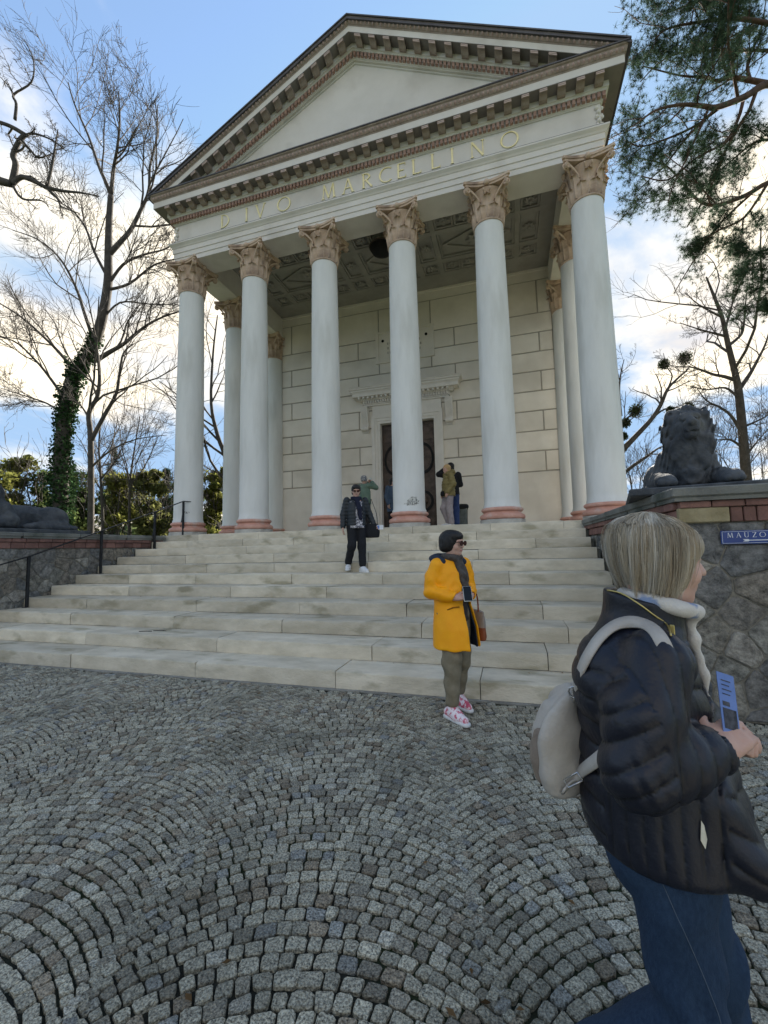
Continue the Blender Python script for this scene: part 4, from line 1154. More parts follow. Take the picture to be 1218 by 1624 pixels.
# --- slender tree in front of it
t = Tree(2, .006, .14, .4, .55, (7, 5, 5), (22, 50)); D = 17.0
P_ = px([(144, 835), (144, 700), (141, 656), (154, 630), (158, 600), (155, 560)], D)
rt_ = tree_root('bare_tree', (P_[0][0], P_[0][1], 0), 'slender crooked bare tree just right of the ivy trunk')
t.limb([np.array([P_[0][0], P_[0][1], -.1])]+P_, .13, .05, 0, True, True, .5)
t.limb(px([(144, 700), (165, 660), (184, 625), (190, 590), (196, 560), (212, 545)], D), .09, .02, 0, True)
t.limb(px([(146, 740), (175, 715), (215, 697), (265, 690)], D), .05, .012, 0)
t.limb(px([(142, 665), (125, 640), (100, 632)], D), .05, .012, 0)
t.build(rt_)
# --- thin young trees nearer the stairs
for (pp, D, lab, seed) in (([(163, 840), (160, 760), (157, 700), (165, 640)], 21, 'thin young bare tree between the ivy trunk and the first column', 5),
                           ([(205, 840), (206, 770), (212, 720), (222, 660)], 22, 'thin bare tree left of the first column, forked low', 6)):
    P_ = px(pp, D); t = Tree(seed, .006, .15, .45, .6, (8, 6, 4), (25, 50)); rt_ = tree_root('bare_tree', (P_[0][0], P_[0][1], 0), lab)
    t.limb([np.array([P_[0][0], P_[0][1], -.1])]+P_, .09, .02, 0, True, True, .4); t.limb([P_[1], P_[1]+np.array([.6, .3, 1.0]), P_[1]+np.array([1.4, .4, 2.6])], .05, .012, 0)
    t.limb([P_[1], P_[1]+np.array([-.6, .3, .9]), P_[1]+np.array([-1.3, .4, 2.3])], .05, .012, 0); t.build(rt_)
# --- gnarled limb reaching in from the left, upper corner
D = 12.0; t = Tree(7, .0045, .30, .15, .40, (7, 6, 5), (35, 75))
base = PD(-260, 860, D); rt_ = tree_root('bare_tree', (base[0], base[1], 0), 'gnarled bare tree reaching in from the upper left edge')
t.limb([np.array([base[0], base[1], -.1]), PD(-250, 620, D), PD(-215, 400, D), PD(-190, 240, D)], .42, .24, 0, True, False)
t.limb(px([(-210, 370), (-120, 300), (-40, 275), (0, 287), (19, 292)], D), .15, .095, 0, True, False)
t.limb(px([(19, 292), (25, 262), (21, 247), (31, 224), (40, 214)], D), .085, .062, 0, False, True, .5, 3)
t.limb(px([(40, 214), (20, 202), (0, 194), (-60, 175)], D), .06, .045, 0, False, True, .2, 4)
t.limb(px([(40, 214), (55, 212), (82, 222), (105, 240)], D), .04, .012, 0)
t.limb(px([(19, 292), (34, 281), (53, 287), (74, 298)], D), .075, .05, 0, False, True, .4, 3)
t.limb(px([(74, 298), (100, 303), (130, 306), (158, 312)], D), .055, .012, 0)
t.limb(px([(74, 298), (92, 316), (98, 328), (125, 338)], D), .045, .012, 0)
t.limb(px([(74, 298), (82, 265), (88, 230), (92, 205)], D), .05, .012, 0)
t.limb(px([(24, 190), (26, 165), (22, 150), (50, 130), (53, 95), (38, 62)], D), .045, .010, 0)
t.limb(px([(33, 222), (48, 238), (62, 250), (86, 242)], D), .05, .012, 0)
t.limb(px([(21, 295), (35, 315), (65, 318), (78, 328)], D), .04, .010, 0)
t.build(rt_)
# --- bare tree behind the first two columns
D = 24.0; t = Tree(8, .007, .15, .4, .55, (8, 6, 4), (25, 52)); P_ = px([(362, 850), (360, 740), (345, 690), (335, 640), (338, 560), (345, 500)], D)
rt_ = tree_root('bare_tree', (P_[0][0], P_[0][1], 0), 'bare tree seen between the two leftmost columns')
t.limb([np.array([P_[0][0], P_[0][1], -.1])]+P_, .20, .03, 0, True, True, .3, 10); t.build(rt_)
# --- bare tree behind the right lion
D = 15.0; t = Tree(9, .0055, .17, .3, .55, (7, 6, 5), (28, 58)); P_ = px([(1186, 790), (1184, 762), (1179, 700), (1172, 626), (1167, 597), (1155, 548), (1145, 503), (1130, 464), (1120, 439)], D)
rt_ = tree_root('bare_tree', (P_[0][0], P_[0][1], 0), 'bare tree with a straight trunk rising behind the right lion')
t.limb([np.array([P_[0][0], P_[0][1], -.1])]+P_, .20, .025, 0, True, True, .55, 6)
for pp, r0 in (([(1172, 618), (1188, 595), (1201, 572), (1216, 540), (1225, 500)], .08), ([(1164, 602), (1148, 597), (1132, 594), (1110, 586), (1093, 582), (1068, 582)], .07), ([(1155, 548), (1168, 538), (1178, 525), (1182, 486), (1185, 455)], .06),
               ([(1175, 708), (1160, 698), (1145, 697), (1122, 700)], .05), ([(1184, 722), (1196, 706), (1218, 680)], .05), ([(1181, 676), (1200, 668), (1225, 655)], .05), ([(1150, 533), (1130, 528), (1108, 522), (1078, 512)], .05),
               ([(1145, 503), (1125, 493), (1108, 483), (1092, 470)], .045), ([(1178, 690), (1160, 660), (1140, 645), (1120, 635), (1105, 615)], .06), ([(1170, 630), (1150, 615), (1120, 618), (1095, 612)], .05), ([(1150, 520), (1160, 490), (1163, 455)], .045)):
    t.limb(px(pp, D), r0, .012, 0)
t.build(rt_)
# --- tree with mistletoe beside the right column
D = 19.0; t = Tree(10, .006, .16, .35, .5, (5, 5, 4), (28, 55)); base = PD(955, 830, D)
rt_ = tree_root('bare_tree', (base[0], base[1], 0), 'bare tree with mistletoe balls right of the last column')
t.limb([np.array([base[0], base[1], -.1]), PD(958, 780, D), PD(972, 735, D), PD(990, 711, D)], .24, .14, 0, True, False)
t.limb(px([(990, 711), (1012, 688), (1034, 664), (1048, 642), (1059, 617), (1075, 600), (1093, 584)], D), .13, .03, 0, False, True, .4)
t.limb(px([(975, 765), (1000, 742), (1026, 724), (1044, 711), (1060, 705)], D), .10, .02, 0)
t.limb(px([(1034, 664), (1054, 649), (1083, 646), (1100, 644)], D), .05, .015, 0)
t.limb(px([(1059, 617), (1066, 596), (1058, 582), (1052, 560)], D), .04, .012, 0)
t.limb(px([(972, 735), (978, 690), (990, 668), (1005, 655), (1020, 640)], D), .08, .02, 0)
t.limb(px([(985, 660), (982, 620), (985, 590), (990, 570)], D), .06, .012, 0)
t.build(rt_)
for k, (u, v, r_, where) in enumerate(((1086, 568, 11, 'largest mistletoe ball, highest up above the right lion'), (1053, 578, 8.5, 'round mistletoe ball left of the highest one'), (1008, 652, 11, 'large loose mistletoe ball next to the right column'),
                                       (1091, 645, 8, 'mistletoe ball just above the right lion head'), (1063, 650, 6, 'small mistletoe ball between two larger ones above the lion'), (992, 671, 8, 'mistletoe ball half hidden by the right column, upper one'), (988, 692, 7, 'mistletoe ball half hidden by the right column, lower one'))):
    c = PD(u, v, D); rad = r_/FPX*D; g_ = np.random.default_rng(50+k); mb = MB()
    o = thing('mistletoe', tuple(c), where, 'mistletoe', 'mistletoe balls')
    for q in range(90):
        d_ = g_.normal(size=3); d_ /= np.linalg.norm(d_); mb.tube([c, c+d_*rad*.55+g_.normal(size=3)*.03, c+d_*rad*g_.uniform(.8, 1.05)], [.012, .009, .006], 3, False)
    mb.build('stems', m_bark, o); pts = []
    for q in range(700):
        d_ = g_.normal(size=3); d_ /= np.linalg.norm(d_); pts.append(c+d_*rad*g_.uniform(.35, 1.08))
    leaves_mesh('leaves', pts, .045, np.array([(.035, .05, .02)])*g_.uniform(.6, 1.6, (700, 1)), m_ivy, o, 60+k, .45)

# --- pine, upper right
D = 10.5; t = Tree(11, .005, .16, .2, .45, (7, 6), (30, 65)); base = PD(1330, 860, D)
rt_ = tree_root('pine_tree', (base[0], base[1], 0), 'large pine spreading needled boughs over the upper right corner')
t.limb([np.array([base[0], base[1], -.1]), PD(1320, 600, D), PD(1310, 350, D), PD(1295, 180, D), PD(1280, 0, D), PD(1270, -160, D)], .34, .16, 0, True, False)
PL = [([(1300, 190), (1255, 145), (1218, 133), (1182, 153), (1137, 170), (1113, 168), (1080, 166), (1040, 175), (1005, 200)], .15, -1.2), ([(1218, 133), (1182, 126), (1157, 123), (1137, 128), (1117, 122), (1080, 120), (1020, 105)], .09, .3), ([(1160, 122), (1147, 100), (1145, 50), (1142, 5), (1135, -40)], .06, -.6),
      ([(1190, 128), (1186, 98), (1206, 50), (1215, 0)], .06, .8), ([(1310, 330), (1260, 285), (1218, 290), (1182, 310), (1137, 325), (1108, 318), (1083, 291), (1055, 262), (1010, 250)], .10, .6), ([(1218, 290), (1180, 345), (1140, 365), (1110, 385)], .05, 1.2), ([(1295, 60), (1230, 40), (1170, 30), (1110, 35), (1060, 45), (1040, 60)], .09, -.3),
      ([(1180, 152), (1170, 190), (1150, 225), (1105, 250), (1060, 285), (1020, 280)], .06, -.5), ([(1310, 420), (1260, 400), (1218, 395), (1190, 412), (1165, 440)], .06, 0.5), ([(1137, 170), (1110, 195), (1070, 215), (1020, 232), (995, 225)], .05, -.8), ([(1300, 250), (1240, 225), (1200, 225), (1160, 255), (1120, 290)], .06, 1.4), ([(1295, 120), (1240, 85), (1200, 80), (1130, 80), (1060, 90), (1015, 130)], .07, 1.0),
      ([(1310, 500), (1262, 470), (1225, 462), (1200, 480)], .05, .9), ([(1290, -20), (1230, -30), (1160, -25), (1085, 10), (1045, 25)], .07, .2)]
for pp, r0, dd in PL: t.limb([PD(u, v, D+dd*(i/len(pp))) for i, (u, v) in enumerate(pp)], r0*.75, .012, 0, False, True, .3, 9)
t.build(rt_, m_bark2)
g_ = np.random.default_rng(12); nodes = np.array(t.nodes); V_, F_, C_ = [], [], []
# needle tufts at the ends of twigs
def tuft_block(pts, per, ln, wdt, col0, g_):
    n = len(pts)*per; P = np.repeat(pts, per, 0); d = g_.normal(size=(n, 3)); d[:, 2] += .35; d /= np.linalg.norm(d, axis=1)[:, None]
    s_ = np.cross(d, g_.normal(size=(n, 3))); s_ /= np.linalg.norm(s_, axis=1)[:, None]; L_ = ln*g_.uniform(.6, 1.2, n)[:, None]
    q = np.stack([P-s_*wdt, P+s_*wdt, P+d*L_], 1).reshape(-1, 3); f = np.arange(3*n).reshape(-1, 3); c = np.repeat(col0*np.repeat(g_.uniform(.5, 1.7, (len(pts), 1)), per, 0), 3, 0); return q, f, c
dep = (nodes-CAMP)@_fw; uu = 609+FPX*((nodes-CAMP)@_rt)/dep; vv = 812-FPX*((nodes-CAMP)@_up)/dep
ok = (uu > 985) & (uu < 1320)
pk = nodes[ok]; pk = np.concatenate([pk+g_.normal(size=pk.shape)*.05, pk+g_.normal(size=pk.shape)*.14]); pk = pk[g_.random(len(pk)) < .92]
q, f, c = tuft_block(pk, 24, .125, .0036, np.array([[.045, .072, .045]]), g_)
o = mesh_obj('needles', q, f, m_needle, rt_); cc = np.ones((len(c), 4), np.float32); cc[:, :3] = c; set_tint(o.data, cc)

# --- leafy shrubs, conifers and twigs in the background
def shrub(u, v_top, D, wpx, label, col, seed, n=5200, size=.13, dens=1.0, cat='shrub', name='leafy_shrub', vb=850):
    g_ = np.random.default_rng(seed); top = PD(u, v_top, D); base = PD(u, vb, D); base[2] = 0; H_ = top[2]; W_ = wpx/FPX*D/2
    rt_ = thing(name, (base[0], base[1], 0), label, cat)
    t = Tree(seed, .012, .22, .5, .6, (7, 5), (25, 55))
    for k in range(5):
        a = 2*math.pi*k/5+g_.uniform(0, 1); e_ = np.array([base[0]+math.cos(a)*W_*.5, base[1]+math.sin(a)*W_*.5, H_*g_.uniform(.7, .95)])
        t.limb([np.array([base[0]+g_.normal()*.1, base[1]+g_.normal()*.1, -.1]), base+(e_-base)*.45+np.array([0, 0, H_*.1]), e_], .06, .015, 0, True)
    t.tr.build('stems', m_bark, rt_, True); t.cr.build('branches', m_bark, rt_, True)
    nb = 26; ctr = []
    for k in range(nb):
        a, q = g_.uniform(0, 2*math.pi), g_.uniform(0, 1); z = H_*(.18+.76*g_.uniform(0, 1)); w = W_*math.sqrt(max(.05, 1-((z/H_-.42)/.62)**2)); ctr.append((base[0]+w*q*math.cos(a), base[1]+w*q*math.sin(a), z, g_.uniform(.5, 1.0)*min(W_*.45, .9)))
    pts, cs_ = [], []
    for k in range(n):
        c = ctr[g_.integers(nb)]; d_ = g_.normal(size=3); d_ *= c[3]*g_.uniform(.3, 1.0)/np.linalg.norm(d_); pts.append((c[0]+d_[0], c[1]+d_[1], max(.1, c[2]+d_[2]*.8))); cs_.append(np.array(col)*g_.uniform(.55, 1.5))
    leaves_mesh('foliage', pts, size, np.array(cs_), m_leaf, rt_, seed, .6); return rt_
YG, GR, OL = (.16, .165, .045), (.085, .115, .04), (.12, .125, .045)
shrub(12, 706, 24, 110, 'yellow green shrub behind the left lion head', YG, 70)
shrub(66, 738, 25, 90, 'green shrub at the foot of the ivy trunk', GR, 71)
shrub(182, 728, 25, 100, 'bright yellow green shrub behind the upper handrail', YG, 72)
shrub(238, 742, 23, 90, 'olive green shrub beside the leftmost column base', OL, 73)
shrub(343, 728, 24, 80, 'yellow green shrub between the two leftmost columns', YG, 74)
shrub(128, 748, 28, 100, 'dull green shrub right of the ivy trunk, low', GR, 75)
shrub(290, 745, 30, 110, 'green shrub hidden behind the first column', GR, 76)
def conifer(u, v_top, D, wpx, label, seed):
    g_ = np.random.default_rng(seed); top = PD(u, v_top, D); base = PD(u, 850, D); base[2] = 0; H_ = top[2]; W_ = wpx/FPX*D/2
    rt_ = thing('conifer_tree', (base[0], base[1], 0), label, 'tree'); mb = MB(); mb.tube([(base[0], base[1], -.1), (base[0], base[1], H_*.5), tuple(top)], [.18, .1, .02], 7); mb.build('trunk', m_bark, rt_, True)
    mb = MB(); pts = []
    for k in range(150):
        z = H_*g_.uniform(.12, .98); w = W_*(1.03-z/H_)**.8*g_.uniform(.6, 1.15); a = g_.uniform(0, 2*math.pi); e_ = np.array([base[0]+w*math.cos(a), base[1]+w*math.sin(a), z-.12*w])
        s0 = np.array([base[0], base[1], z]); mb.tube([s0, s0+(e_-s0)*.5+np.array([0, 0, .1]), e_], [.03, .02, .008], 3, False)
        for q in np.linspace(.25, 1, 7): pts.append(s0+(e_-s0)*q+g_.normal(size=3)*.09)
    mb.build('branches', m_bark, rt_); q, f, c = tuft_block(np.array(pts), 16, .26, .016, np.array([[.028, .048, .028]]), g_)
    o = mesh_obj('needles', q, f, m_needle, rt_); cc = np.ones((len(c), 4), np.float32); cc[:, :3] = c; set_tint(o.data, cc)
conifer(176, 706, 30, 70, 'dark conifer behind the slender crooked tree', 80)
conifer(262, 742, 32, 80, 'dark conifer left of the first column', 81)
conifer(338, 745, 33, 60, 'small dark conifer between the leftmost columns', 82)
conifer(112, 735, 34, 70, 'dark conifer behind the ivy trunk', 83)
# twiggy bare bushes on the skyline at the right
for k, (u, v, lab) in enumerate(((1128, 705, 'low twiggy bush right of the lion, nearer its mane'), (1205, 690, 'low twiggy bush at the right edge above the coping'), (1010, 735, 'low twiggy bush between the last column and the lion'))):
    D = 16+k; c = PD(u, 800, D); t = Tree(90+k, .006, .2, .5, .6, (6, 5, 4), (20, 50)); rt_ = thing('bare_bush', (c[0], c[1], 0), lab, 'bush'); tp = PD(u, v, D)
    for q in range(5):
        g2 = np.random.default_rng(90*k+q); e_ = tp+np.array([g2.normal()*.7, g2.normal()*.4, -abs(g2.normal())*.4]); t.limb([np.array([c[0]+g2.normal()*.12, c[1], -.1]), (c+e_)/2+g2.normal(size=3)*.15, e_], .035, .008, 0)
    t.cr.build('stems', m_bark, rt_, True)
# a wooded slope that closes the view behind the shrubs
g_ = np.random.default_rng(99); pts, cs_ = [], []
for k in range(26000):
    a = g_.uniform(-1.45, .2); D = g_.uniform(46, 62); hgt = 5.2+1.6*math.sin(a*9)+1.2*math.sin(a*23+1); z = hgt*g_.uniform(0, 1)**.8
    pts.append((CAMP[0]+math.sin(a)*D, CAMP[1]+math.cos(a)*D, z)); cs_.append(np.array((.10, .13, .05))*g_.uniform(.5, 1.5))
o = leaves_mesh('distant_wood', pts, .34, np.array(cs_), m_leaf, None, 3, .7); tag(o, 'distant green wood behind the shrubs on the left', 'wood', kind='stuff')
# ================================================================== lions, handrail, sign, bin
m_lion = pmat('weathered_lion_stone', (.045, .05, .056), (.10, .105, .11), 5, .85, .6, 30, c3=(.13, .13, .125), s3=2.2, t3=(.58, .74))
def lion(loc, label, seed, turn=0):
    root = thing('lion_statue', loc, label, 'statue', 'lions on the parapets', R(turn))
    f = Field((-.62, -1.2, -.02), (.62, 1.15, 1.02), .0125)
    f.loft([(0, 0, .05, .25, .82), (.2, 0, .05, .26, .86), (.33, 0, .08, .27, .74), (.46, 0, .10, .13, .55)], .05, round_=.08)
    f.ell((0, .10, .30), (.25, .62, .20), k=.08)
    for s in (-1, 1):
        f.ell((s*.22, .55, .25), (.19, .34, .25), k=.07)                       # haunch
        f.chain([(s*.34, .72, .10), (s*.38, .30, .09), (s*.36, .15, .075)], [.12, .095, .08], .05)
        f.ell((s*.37, .06, .065), (.085, .14, .065), k=.04)                    # hind paw
        f.chain([(s*.17, -.30, .40), (s*.27, -.22, .16), (s*.29, -.60, .12), (s*.29, -.93, .085)], [.14, .12, .10, .082], .06)
        f.ell((s*.29, -1.0, .075), (.105, .14, .075), k=.04)
        for q in (-1, 0, 1): f.cap((s*.29+q*.052, -1.02, .075), (s*.29+q*.055, -1.12, .05), .042, .036, .012)
    f.chain([(.10, .92, .12), (.32, .98, .06), (.48, .70, .05), (.47, .30, .05)], [.06, .045, .04, .05], .05)
    f.ell((0, -.50, .44), (.23, .28, .34), k=.07)                              # chest
    f.ell((0, -.48, .66), (.255, .24, .27), k=.06)                             # mane
    for i in range(20):                                                        # locks of the mane
        a = 2*math.pi*i/20; rr_ = .205; f.ell((rr_*math.cos(a), -.56+.05*math.sin(i*2.3), .67+rr_*math.sin(a)*1.02), (.062, .075, .062), k=.03)
    for i in range(14):
        a = math.pi*(1+i/13); f.ell((.20*math.cos(a), -.67, .52+.16*math.sin(a)), (.05, .05, .08), k=.03)
    for i in range(10): f.ell((.13*math.cos(i*2.4), -.74+.02*(i % 3), .30+.022*i), (.06, .045, .09), k=.035)
    f.ell((0, -.66, .69), (.135, .165, .165), k=.04)                           # skull
    f.ell((0, -.80, .755), (.105, .05, .05), k=.04)                            # brow
    f.box((0, -.845, .625), (.078, .085, .075), .05, k=.05)                    # muzzle
    f.ell((0, -.935, .665), (.045, .03, .03), k=.02)
    f.cap((0, -.80, .76), (0, -.92, .675), .038, .034, .03)
    f.cap((-.06, -.905, .575), (.06, -.905, .575), .012, .012, .01, 'sub')
    f.ell((0, -.86, .545), (.06, .055, .04), k=.03)
    for s in (-1, 1):
        f.ell((s*.062, -.862, .725), (.028, .022, .020), k=.015, mode='sub'); f.ell((s*.060, -.845, .725), (.022, .020, .018), k=.008)
        f.ell((s*.165, -.58, .845), (.05, .035, .055), k=.03); f.ell((s*.165, -.615, .85), (.026, .022, .03), k=.012, mode='sub')
    mane = lambda X, Y, Z: ((.015*np.sin(42*Z+12*np.sin(12*X)+16*Y)+.007*np.sin(48*X+16*Z))*np.exp(-(((Y+.52)/.24)**2+((Z-.60)/.34)**2))).astype(np.float32)
    f.disp(mane); f.disp(lambda X, Y, Z: .006*vnoise(X, Y, Z, 30, seed).astype(np.float32)*np.ones(np.broadcast_shapes(X.shape, Y.shape, Z.shape), np.float32))
    f.build('lion_figure', m_lion, root)
    root.scale = (.90, 1.0, 1.0)
    b = MB(); b.bbox(-.66, .66, -1.22, 1.12, -.068, .006, .012); b.build('plinth_slab', m_lion, root, local=True)
    return root
lion((5.27, -3.85, ZC1+.070), 'dark stone lion facing the viewer on the right parapet', 1, -12)
lion((-6.08, -3.72, ZC1+.070), 'dark stone lion seen from the side on the left parapet', 2)

m_iron = pmat('black_iron', (.018, .02, .022), (.035, .037, .04), 8, .5, .2, 40, metal=.3)
RX = XL+.12; hr = thing('handrail', (RX, -2.5, .9), 'black iron handrail with square posts along the left side of the stairs', 'handrail')
posts = [(RX, -5.20, RI*1), (RX, -3.99, RI*3), (RX, -2.56, RI*6), (RX, -1.13, RI*9), (RX+.22, -.42, FLOOR)]
tops = []
for x, y, z in posts:
    zt = z+.93-(.0 if z < FLOOR-.01 else .02); tops.append((x, y, zt))
    p = MB(); p.bbox(x-.022, x+.022, y-.022, y+.022, z-.004, zt, .003); p.build('post', m_iron, hr)
    p = MB(); p.box(x-.05, x+.05, y-.05, y+.05, z-.002, z+.010); p.build('foot_plate', m_iron, hr)
rl = MB(); tp = [(RX, -5.55, tops[0][2]-.12)]+tops+[(RX+.30, -.18, tops[-1][2])]
for a, b in zip(tp[:-1], tp[1:]):
    a, b = np.array(a), np.array(b); w = np.array([.022, 0, 0]); u = np.array([0, 0, .010])
    rl.add([a-w-u, a+w-u, a+w+u, a-w+u, b-w-u, b+w-u, b+w+u, b-w+u], [(3, 2, 1, 0), (4, 5, 6, 7), (0, 1, 5, 4), (1, 2, 6, 5), (2, 3, 7, 6), (3, 0, 4, 7)])
rl.build('rail', m_iron, hr)
for i in (3, 4):
    x, y, z = posts[i]; p = MB(); p.tube([(x-.0, y+.0, z+.70), (x-.16, y+.05, z)], .012, 6); p.build('brace', m_iron, hr)

m_blue = pmat('sign_enamel', (.015, .045, .20), (.02, .055, .23), 6, .3, coat=.3)
m_white = pmat('white_enamel', (.72, .74, .76), (.80, .81, .82), 6, .4)
sy = YW0-.018; sg = thing('direction_sign', (5.28, sy, 1.42), 'blue enamel sign with white lettering and arrow on the rubble wall', 'sign')
b = MB(); b.bbox(4.965, 5.60, sy, sy+.012, 1.420, 1.532, .003); b.build('sign_plate', m_blue, sg)
b = MB(); t_ = .0022
for x0, x1, z0, z1 in ((4.974, 5.591, 1.427, 1.427+t_), (4.974, 5.591, 1.525-t_, 1.525), (4.974, 4.974+t_, 1.427+t_, 1.525-t_), (5.591-t_, 5.591, 1.427+t_, 1.525-t_)): b.box(x0, x1, sy-.0012, sy+.001, z0, z1)
b.build('sign_border', m_white, sg)
for i, ch in enumerate('MAUZOLEUM'):
    letter(ch, 5.030+i*.0545+(0.004 if i else 0), sy+.0005, 1.474, .040, m_white, sg, .0022, 1.02)
b = MB(); b.box(5.13, 5.50, sy-.0022, sy+.001, 1.447, 1.453); b.prism([(5.48, 1.438), (5.53, 1.450), (5.48, 1.462)], 'y', sy-.0026, sy+.001)
for k in range(3): b.prism([(5.115+k*.012, 1.4405), (5.127+k*.012, 1.4405), (5.14+k*.012, 1.4495), (5.128+k*.012, 1.4495)], 'y', sy-.003-.0002*k, sy+.001); b.prism([(5.128+k*.012, 1.4505), (5.14+k*.012, 1.4505), (5.127+k*.012, 1.4595), (5.115+k*.012, 1.4595)], 'y', sy-.003-.0002*k, sy+.001)
b.build('sign_arrow', m_white, sg)

bx, by = 1.98, 2.6; m_bin = pmat('bin_metal', (.10, .11, .10), (.16, .17, .155), 9, .6, .3, 40, metal=.3)
bn_ = thing('litter_bin', (bx, by, FLOOR), 'grey metal litter bin with a dark lid beside the doorway', 'bin')
b = MB(); b.lathe([(.15, FLOOR), (.155, FLOOR+.03), (.17, FLOOR+.58), (.175, FLOOR+.60)], 18, (bx, by)); autosmooth(b.build('bin_body', m_bin, bn_), 40)
b = MB(); b.lathe([(.19, FLOOR+.63), (.20, FLOOR+.65), (.20, FLOOR+.70), (.17, FLOOR+.74), (.05, FLOOR+.755)], 18, (bx, by)); autosmooth(b.build('bin_lid', m_dark, bn_), 40)
b = MB()
for a in (0, 2.1, 4.2): b.tube([(bx+.165*math.cos(a), by+.165*math.sin(a), FLOOR+.58), (bx+.165*math.cos(a), by+.165*math.sin(a), FLOOR+.66)], .012, 5)
b.build('lid_stays', m_dark, bn_)
# ================================================================== people
m_skin = pmat('skin', (.50, .30, .23), (.58, .37, .29), 12, .55, .08, 90, spec=.35)
m_skin.node_tree.nodes['Principled BSDF'].inputs['Subsurface Weight'].default_value = .12
m_skin.node_tree.nodes['Principled BSDF'].inputs['Subsurface Radius'].default_value = (.01, .004, .002)
m_lips = pmat('lips', (.42, .16, .15), (.48, .2, .18), 20, .45)
def fabric(name, c1, c2, rough=.8, sc=40, bump=.15, bs=220, **k): return pmat(name, c1, c2, sc, rough, bump, bs, **k)
def head(f, c, M=None, s=1.0, k0=.03):
    """c = centre of the head, facing local +x turned by M"""
    M = np.eye(3) if M is None else M; c = np.array(c, float); P = lambda x, y, z: c+M@(np.array([x, y, z])*s); E = lambda q, r, k=.03, mode='add': f.ell(P(*q), [w*s for w in r], M, k*s, mode)
    E((-.012, 0, .025), (.098, .077, .092), k0); E((.026, 0, -.030), (.070, .060, .086), .04); E((.044, 0, -.084), (.044, .044, .032), .03); E((.080, 0, -.096), (.018, .020, .016), .02)
    E((.083, 0, .030), (.020, .052, .014), .02); f.cap(P(.090, 0, .016), P(.114, 0, -.022), .008*s, .013*s, .014*s); E((.105, .012, -.026), (.010, .008, .008), .008); E((.105, -.012, -.026), (.010, .008, .008), .008)
    for y in (-1, 1):
        E((.104, y*.033, .010), (.017, .019, .013), .012, 'sub'); E((.080, y*.032, .009), (.014, .014, .013), .004); E((-.006, y*.077, -.004), (.017, .010, .030), .008)
        E((.066, y*.040, -.035), (.026, .022, .024), .02)
    E((.094, 0, -.056), (.011, .024, .008), .008); E((.092, 0, -.068), (.011, .021, .008), .008)
    return P
def hand(f, w, d, up, s=1.0, curl=.5, side=1, spread=.0):
    """wrist w, pointing direction d, back-of-hand direction up; side=+1 thumb on the cross(up,d) side"""
    w = np.array(w, float); d = np.array(d, float); d /= np.linalg.norm(d); up = np.array(up, float); up -= d*(up@d); up /= np.linalg.norm(up); l = np.cross(up, d)*side
    M = np.stack([d, l, up], 1)
    f.box(w+d*.048*s, (.046*s, .038*s, .014*s), .013*s, M, .014*s); f.cap(w-d*.02*s, w+d*.02*s, .024*s, .026*s, .02*s)
    for i, (o, ln) in enumerate(((.029, .070), (.010, .078), (-.009, .073), (-.027, .058))):
        p = w+d*.088*s+l*o*s; a = curl*.55; q = []; dd = d.copy(); cur = p
        for j, q2 in enumerate((.45, .32, .25)):
            a2 = curl*(.75+.45*j); dd = dd*math.cos(a2)-np.cross(l, dd)*(-1)*math.sin(a2)*(1 if True else 1) if False else (math.cos(a2*(j+1)/1.2)*d-math.sin(a2*(j+1)/1.2)*up)
            nx = cur+dd*ln*q2*s; f.cap(cur, nx, (.0090-.0008*j)*s, (.0084-.0008*j)*s, .004*s); cur = nx
    t0 = w+d*.02*s+l*.03*s; t1 = t0+(d*.6+l*.75-up*.25)*.036*s; t2 = t1+(d*.9+l*.25-up*.35)*.032*s; t3 = t2+(d*.95-up*.3)*.022*s
    f.chain([t0, t1, t2, t3], [.015*s, .0125*s, .011*s, .009*s], .01*s)
def ribbon(path, wdir, width, thick, n=4):
    """flat strap: path points, a width direction per point"""
    P = catmull(path, n); Wd = catmull(wdir, n); mb = MB(); k = len(P); vs = []
    for i in range(k):
        t = P[min(i+1, k-1)]-P[max(i-1, 0)]; t /= np.linalg.norm(t); w = Wd[i]-t*(Wd[i]@t); w /= np.linalg.norm(w); nrm = np.cross(t, w)
        for a, b in ((-1, -1), (1, -1), (1, 1), (-1, 1)): vs.append(P[i]+w*a*width/2+nrm*b*thick/2)
    fs = [(i*4+j, i*4+(j+1) % 4, (i+1)*4+(j+1) % 4, (i+1)*4+j) for i in range(k-1) for j in range(4)]+[(3, 2, 1, 0), tuple((k-1)*4+j for j in range(4))]
    mb.add(vs, fs); return mb
def puff(c, amp, pw=.55): return (-amp*np.abs(np.sin(np.pi*c))**pw+amp*.5).astype(np.float32)
def shoe(f, ank, toe_dir, L=.245, h=.085, sole=True, s=1.0):
    a = np.array(ank, float); t = np.array([toe_dir[0], toe_dir[1], 0.]); t /= np.linalg.norm(t); z0 = a[2]
    f.chain([a+t*(-.055)*s+np.array([0, 0, -.045*s]), a+t*.07*s+np.array([0, 0, -.05*s]), a+t*.155*s+np.array([0, 0, -.058*s])], [.042*s, .043*s, .033*s], .03*s); f.cap(a+np.array([0, 0, .0]), a+t*.03*s+np.array([0, 0, -.03*s]), .042*s, .045*s, .03*s)
m_sole = fabric('white_sole', (.62, .62, .60), (.75, .75, .73), .6)
